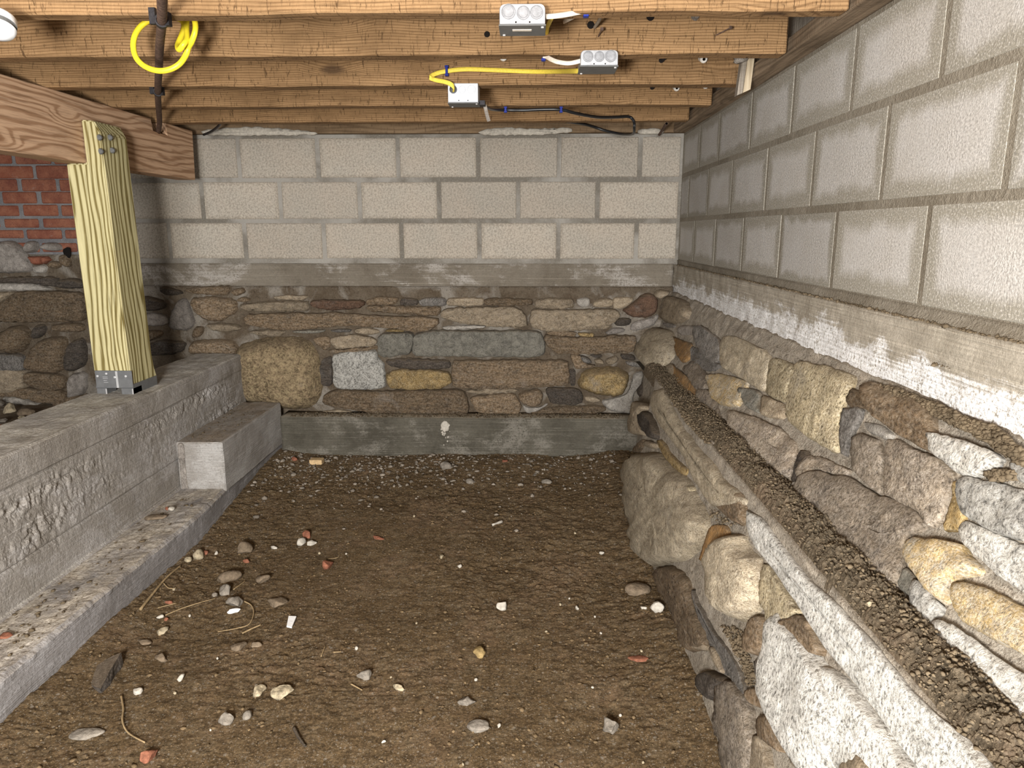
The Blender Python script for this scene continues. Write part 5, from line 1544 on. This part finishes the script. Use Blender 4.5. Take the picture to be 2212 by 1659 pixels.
rock(st, 188, 1577, 60, 30, M['greystone'], 'flat grey-green stone sunk in the dirt near the lower left', seed=42, tall=.2, sink=.6, facet=False)
rock(st, 346, 1416, 40, 26, M['brownstone'], 'brown slab corner poking from the dirt left of centre', seed=43, tall=.35)
rock(st, 312, 1384, 34, 16, M['brownstone'], 'thin brown stone lying near the curb', seed=44, tall=.35)
rock(st, 963, 1006, 22, 16, M['greystone'], 'pale pebble in the far gravel, middle of the back curb', seed=45, facet=False)
rock(st, 1014, 1041, 17, 11, M['greystone'], 'pale pebble just in front of the far gravel', seed=46, facet=False)
rock(st, 1181, 1041, 22, 9, M['greystone'], 'flat pale pebble at the right end of the far gravel', seed=47, facet=False)
# dark wedge of slate
w0 = on_floor(*T(490, 1215)); w1 = on_floor(*T(530, 1120)); w2 = on_floor(*T(668, 1098)); w3 = on_floor(*T(600, 1200)); w4 = on_floor(*T(552, 1256))
up = Vector((0, 0, 1))
V = [w0 + up * .004, w1 + up * .012, w2 + up * .040, w3 + up * .034, w4 + up * .016] + [q + up * -.03 for q in (w0, w1, w2, w3, w4)]
F = [(0, 1, 2, 3, 4)] + [(i, (i + 1) % 5, 5 + (i + 1) % 5, 5 + i) for i in range(5)] + [(9, 8, 7, 6, 5)]
wedge = fix_normals(obj('stone_wedge', V, F, M['dark'], None, origin=tuple(w3)))
props(subdiv_noise(wedge, 4, .006, 25, 6), 'dark pointed slate wedge tilted up from the dirt near the curb', 'stone')
# plaster and chips
rock(wh, 652, 1171, 17, 22, M['plaster'], 'upright white plaster chip by a brick piece', 'chip', 'white chips', seed=51)
rock(wh, 672, 1174, 20, 12, M['plaster'], 'flat off-white plaster chip right of the upright one', 'chip', 'white chips', seed=52)
rock(wh, 507, 1319, 30, 12, M['whiteplastic'], 'flat white chip under the pale grey stone', 'chip', 'white chips', seed=53, tall=.4)
rock(wh, 346, 1333, 16, 12, M['plaster'], 'white chip at the curb above the shell-like stone', 'chip', 'white chips', seed=54)
rock(wh, 1084, 1309, 22, 24, M['plaster'], 'round white plaster lump in the middle right of the dirt', 'chip', 'white chips', seed=55)
rock(wh, 1422, 1315, 27, 25, M['plaster'], 'large white plaster lump near the foot of the right wall', 'chip', 'white chips', seed=56)
rock(wh, 1390, 1313, 14, 9, M['plaster'], 'small white chip just left of the large plaster lump', 'chip', 'white chips', seed=57)
rock(wh, 1247, 1312, 10, 15, M['plaster'], 'small white chip left of the large plaster lump', 'chip', 'white chips', seed=58)
rock(wh, 391, 1464, 14, 16, M['plaster'], 'white chip right of the slate wedge', 'chip', 'white chips', seed=59)
rock(wh, 297, 1492, 19, 16, M['plaster'], 'grey-white chip below the slate wedge', 'chip', 'white chips', seed=60)
rock(wh, 592, 1183, 18, 9, M['plaster'], 'white chip casting a dark shadow, near the dark brown stone', 'chip', 'white chips', seed=61)
rock(wh, 993, 1222, 9, 12, M['plaster'], 'small bright chip in the upper middle of the dirt', 'chip', 'white chips', seed=62)
rock(wh, 955, 1201, 12, 14, M['shell'], 'pale ring-shaped chip left of the small bright chip', 'chip', 'white chips', seed=63)
rock(wh, 829, 1602, 12, 8, M['plaster'], 'small white chip near the bottom centre', 'chip', 'white chips', seed=64)
rock(wh, 1078, 1566, 9, 12, M['plaster'], 'small white chip right of the half-sunk smooth stone', 'chip', 'white chips', seed=65)
rock(wh, 860, 1485, 26, 12, M['shell'], 'pale elongated chip in the lower middle of the dirt', 'chip', 'white chips', seed=66)
rock(wh, 468, 1194, 8, 9, M['plaster'], 'small white chip right of the round tan pebble', 'chip', 'white chips', seed=67)
rock(wh, 464, 1286, 14, 10, M['gravel'], 'bluish white chip above the pale grey stone', 'chip', 'white chips', seed=68)
rock(wh, 1366, 1175, 11, 13, M['shell'], 'pale chip at the edge of the large tan boulder', 'chip', 'white chips', seed=69)
rock(wh, 1300, 1194, 9, 12, M['plaster'], 'pair-like white chip left of the large tan boulder', 'chip', 'white chips', seed=70)
random.seed(31)
speck_labels = ['tiny white speck up and left of the small white chip by the large plaster lump', 'tiny pale speck just below the speck left of the large plaster lump', 'tiny white speck between the small white chip and the cracked clod', 'pale speck in open dirt above the round plaster lump', 'tiny white speck below the small white chip left of the plaster lump', 'pale speck in open dirt right of the round plaster lump', 'tiny white speck between curb twig and shell-like stone', 'pale speck beside the curled straw at the curb', 'white speck right of the flat grey-green sunken stone', 'pale speck below the white chip next to the slate wedge', 'white speck left of the half-buried brown stone', "pale speck on the dusty sunken brick piece's right", 'white speck at the left of the cracked clod', 'pale speck in the bottom right corner of the dirt', 'white speck between the yellow-brown stone and flat reddish stone', 'pale speck above the pale elongated chip', 'white speck above the dark grey lumpy stone', 'pale speck in the centre of the dirt', 'white speck in front of the dusty sunken brick piece', 'pale speck at the bottom centre edge of the dirt', 'white speck in open dirt above the round grey stone', 'pale speck between the two upper brick pieces', "white speck right of the chunky lone brick piece's straw", 'pale speck under the bone-like stick, in line with the flat brick piece']
for k, (px, py) in enumerate(((1230, 1293), (1210, 1305), (1285, 1332), (1242, 1151), (1298, 1367), (1180, 1364), (410, 1330), (376, 1273), (455, 1577), (378, 1497), (470, 1422), (1385, 1405), (1360, 1265), (1389, 1647), (1028, 1468), (845, 1463), (770, 1400), (900, 1345), (1340, 1545), (1000, 1650), (1280, 1485), (690, 1195), (748, 1196), (895, 1115))):
    rock('small_chip', px, py, random.uniform(4, 7), random.uniform(4, 7), M['shell' if k % 2 else 'plaster'], speck_labels[k], 'chip', 'tiny specks on the dirt', seed=100 + k, facet=False)
# bone-like chip, tag, offcut
a, b = on_floor(*U(1418, 345)), on_floor(*U(1470, 328))
V, F = tube([a + up * .006, a.lerp(b, .3) + up * .007, a.lerp(b, .7) + up * .007, b + up * .008], .006, 8, taper=lambda t: .6 + 1.0 * abs(t - .35))
props(obj('bone_chip', V, F, M['plaster'], None, smooth=True, origin=tuple(a)), 'small white bone-like stick in the upper right dirt', 'chip')
c = on_floor(629, 1351); m = pxm(c)
tag = empty('plastic_tag', c, 'white tapered plastic tag lying on the dirt', 'tag')
fr = [on_floor(*T(1571, 850)), on_floor(*T(1613, 852)), on_floor(*T(1588, 912)), on_floor(*T(1560, 906))]
V = [q + up * .012 for q in fr] + [q + up * .008 for q in fr]
fix_normals(obj('tag_card', V, [(0, 1, 2, 3), (7, 6, 5, 4)] + [(i, (i + 1) % 4, 4 + (i + 1) % 4, 4 + i) for i in range(4)], M['whiteplastic'], tag))
for k in (.25, .55):
    a, b = fr[0].lerp(fr[3], k).lerp(fr[1].lerp(fr[2], k), .35), fr[0].lerp(fr[3], k).lerp(fr[1].lerp(fr[2], k), .75)
    V, F = tube([a + up * .0122, b + up * .0122], .0007, 4); obj('printed_line', V, F, M['print'], tag)
a, b = on_floor(670, 1001), on_floor(698, 1001)
V, F = bbox_bev(a.x, b.x, a.y - .015, a.y + .03, a.z - .004, a.z + .022, .002)
props(fix_normals(obj('wood_offcut', V, F, M['offcut'], None, origin=tuple(a))), 'small fresh wood offcut in the far left of the dirt', 'wood')
# twigs and roots
def twig(pts, r, label, name='twig', lift=.006, mat='twig'):
    P = smooth_path([on_floor(*q) + up * (r + lift * (.4 + .6 * ((i * 37) % 5) / 5)) for i, q in enumerate(pts)], 6)
    V, F = tube(P, r, 6, taper=lambda t: 1 - .4 * t)
    props(obj(name, V, F, M[mat], None, smooth=True, origin=tuple(P[0])), label, 'twig')
twig([T(765, 808), T(840, 715), T(910, 635), T(985, 568)], .005, 'long stick lying against the curb')
twig([T(900, 835), T(990, 800), T(1090, 770), T(1170, 745)], .0022, 'thin straight twig pointing right from the curb')
twig([T(860, 795), T(960, 770)], .002, 'very short thin twig under the long stick')
twig([T(1330, 760), T(1368, 785), T(1380, 830), T(1355, 885), T(1290, 910), T(1185, 925)], .0024, 'looping thin root beside the pale grey stone', 'root')
twig([T(1318, 935), T(1370, 912), T(1420, 893)], .0030, 'short straw-coloured twig below the looping root')
twig([T(660, 1275), T(672, 1350), T(668, 1420), T(700, 1480), T(790, 1535)], .0030, 'long curved root above the largest brick piece', 'root')
twig([T(1270, 695), T(1335, 650)], .0022, 'short twig right of the brown cobble')
twig([T(890, 660), T(920, 690), T(960, 690)], .0022, 'curled straw by the stick along the curb')
twig([U(650, 1210), U(712, 1247)], .0024, 'short pale twig in the lower middle of the dirt')
twig([U(488, 1060), U(510, 1005)], .0022, 'short twig standing out below the white tag')
twig([U(555, 1037), U(597, 1037)], .0022, 'tiny straw right of the short twig below the white tag')
twig([U(525, 527), U(580, 520), U(585, 490)], .0016, 'thin bent straw right of the chunky brick piece')
twig([T(1600, 1450), T(1625, 1500), T(1660, 1550)], .0045, 'dark strip laid for the shadowed crack in the lower dirt', 'root', .001, 'dark')  # dark tube standing in for the shade inside a crack
# on the ledge of the footing, on the slab, on the left dirt
ledge = lambda px, py: hz(px, py, 0.130)
rock(wh, 371, 1101, 17, 12, M['plaster'], 'white chip on the low footing ledge', 'chip', seed=81, place=ledge, sink=.15)
rock(bb, 361, 1100, 9, 8, M['brickbit'], 'brick bit beside the white chip on the footing ledge', 'brick', seed=82, place=ledge, sink=.15)
rock(bb, 10, 1373, 30, 18, M['brickbit'], 'flat reddish piece on the footing ledge at the left edge', 'brick', seed=83, place=ledge, tall=.3, sink=.15)
rock(st, 336, 1117, 40, 14, M['brownstone'], 'flat brown stone on the footing ledge near the step block', seed=84, place=ledge, tall=.35, sink=.15, facet=False)
rock(wh, 566, 876, 9, 8, M['plaster'], 'white pebble behind the top of the concrete step block', 'chip', seed=85, place=lambda a, b: hz(a, b, 0.262), sink=.2)
P, R = [], []
rs = random.Random(66)
for k in range(900):
    p = hz(rs.uniform(-40, 460), rs.uniform(1075, 1460), 0.131)
    if -1.485 < p.x < -1.325 and 0.9 < p.y < 2.85: P.append(p[:]); R.append(.0015 + .007 * rs.random() ** 4)
for k in range(500):
    p = hz(rs.uniform(395, 600), rs.uniform(880, 955), 0.337)
    if -1.49 < p.x < -1.31 and 2.88 < p.y < 3.55: P.append(p[:]); R.append(.0012 + .005 * rs.random() ** 4)
V, F = lumps_mesh(P, R, 17)
props(obj('footing_crumbs', V, F, M['ledgecrumb'], None, smooth=False), 'soil crumbs scattered on the footing ledge and step block', 'dirt', None, 'stuff')
rock(st, *S2('D2', '80,1345')[0], 32, 22, M['shell'], 'pinkish angular stone in the dirt behind the footing', seed=91, place=left_floor)
rock(st, *S2('D2', '235,1382')[0], 36, 18, M['brownstone'], 'dark flat stone behind the footing', seed=92, place=left_floor, facet=False)
rock(st, *S2('D2', '20,1440')[0], 30, 16, M['greystone'], 'grey slab piece behind the footing at the left edge', seed=93, place=left_floor, tall=.4)
rock(st, *S2('D2', '5,1270')[0], 16, 30, M['greystone'], 'upright grey stone behind the footing at the left edge', seed=94, place=left_floor)
rock(bb, *S2('D2', '20,1495')[0], 10, 8, M['brickbit'], 'brick bit behind the footing at the left edge', 'brick', seed=95, place=left_floor)
rock(st, *S2('D2', '205,1430')[0], 18, 12, M['shell'], 'pale pebble at the back edge of the footing top', seed=96, place=left_floor)
step_place = lambda px, py: hz(px, py, H - 0.588)
rock(st, 1880, 1306, 20, 18, M['shell'], 'pale stone sitting in the soil of the granite step', seed=97, place=step_place)
P, R = [], []
rs = random.Random(5)
while len(P) < 1150:                                                   # gravel in front of the back curb
    p = Vector((rs.uniform(-1.29, .45), 3.57 - abs(rs.gauss(0, .30)), 0))
    if p.y < 2.6 or (p.y < 3.15 and rs.random() < .4) or (p.x > -.35 and rs.random() < .45): continue
    z = float(floor_z(np.array([p.x]), np.array([p.y]))[0])
    P.append((p.x, p.y, z + .001)); R.append(.003 + .010 * rs.random() ** 3.2)
V, F = lumps_mesh(P, R, 23)
props(obj('gravel', V, F, M['gravel'], None, smooth=False), 'pale grey gravel spread along the foot of the back curb', 'gravel', None, 'stuff')
rs = np.random.RandomState(77)
n = 11000
yq = 0.9 + 2.6 * rs.uniform(0, 1, n); xq = rs.uniform(-1.29, 0.47, n)
keep = vnoise(np.stack([xq * 4, yq * 4, 0 * xq], 1), 3) + 0.35 * vnoise(np.stack([xq * 13, yq * 13, 0 * xq], 1), 4) > 0.52
xq, yq = xq[keep], yq[keep]
zq = floor_z(xq, yq) - .0005
V, F = lumps_mesh(np.stack([xq, yq, zq], 1), 0.0012 + 0.0062 * rs.uniform(0, 1, len(xq)) ** 6, 29)
props(obj('dirt_crumbs', V, F, M['crumb'], None, smooth=False), 'small clods and crumbs all over the dirt', 'dirt', None, 'stuff')
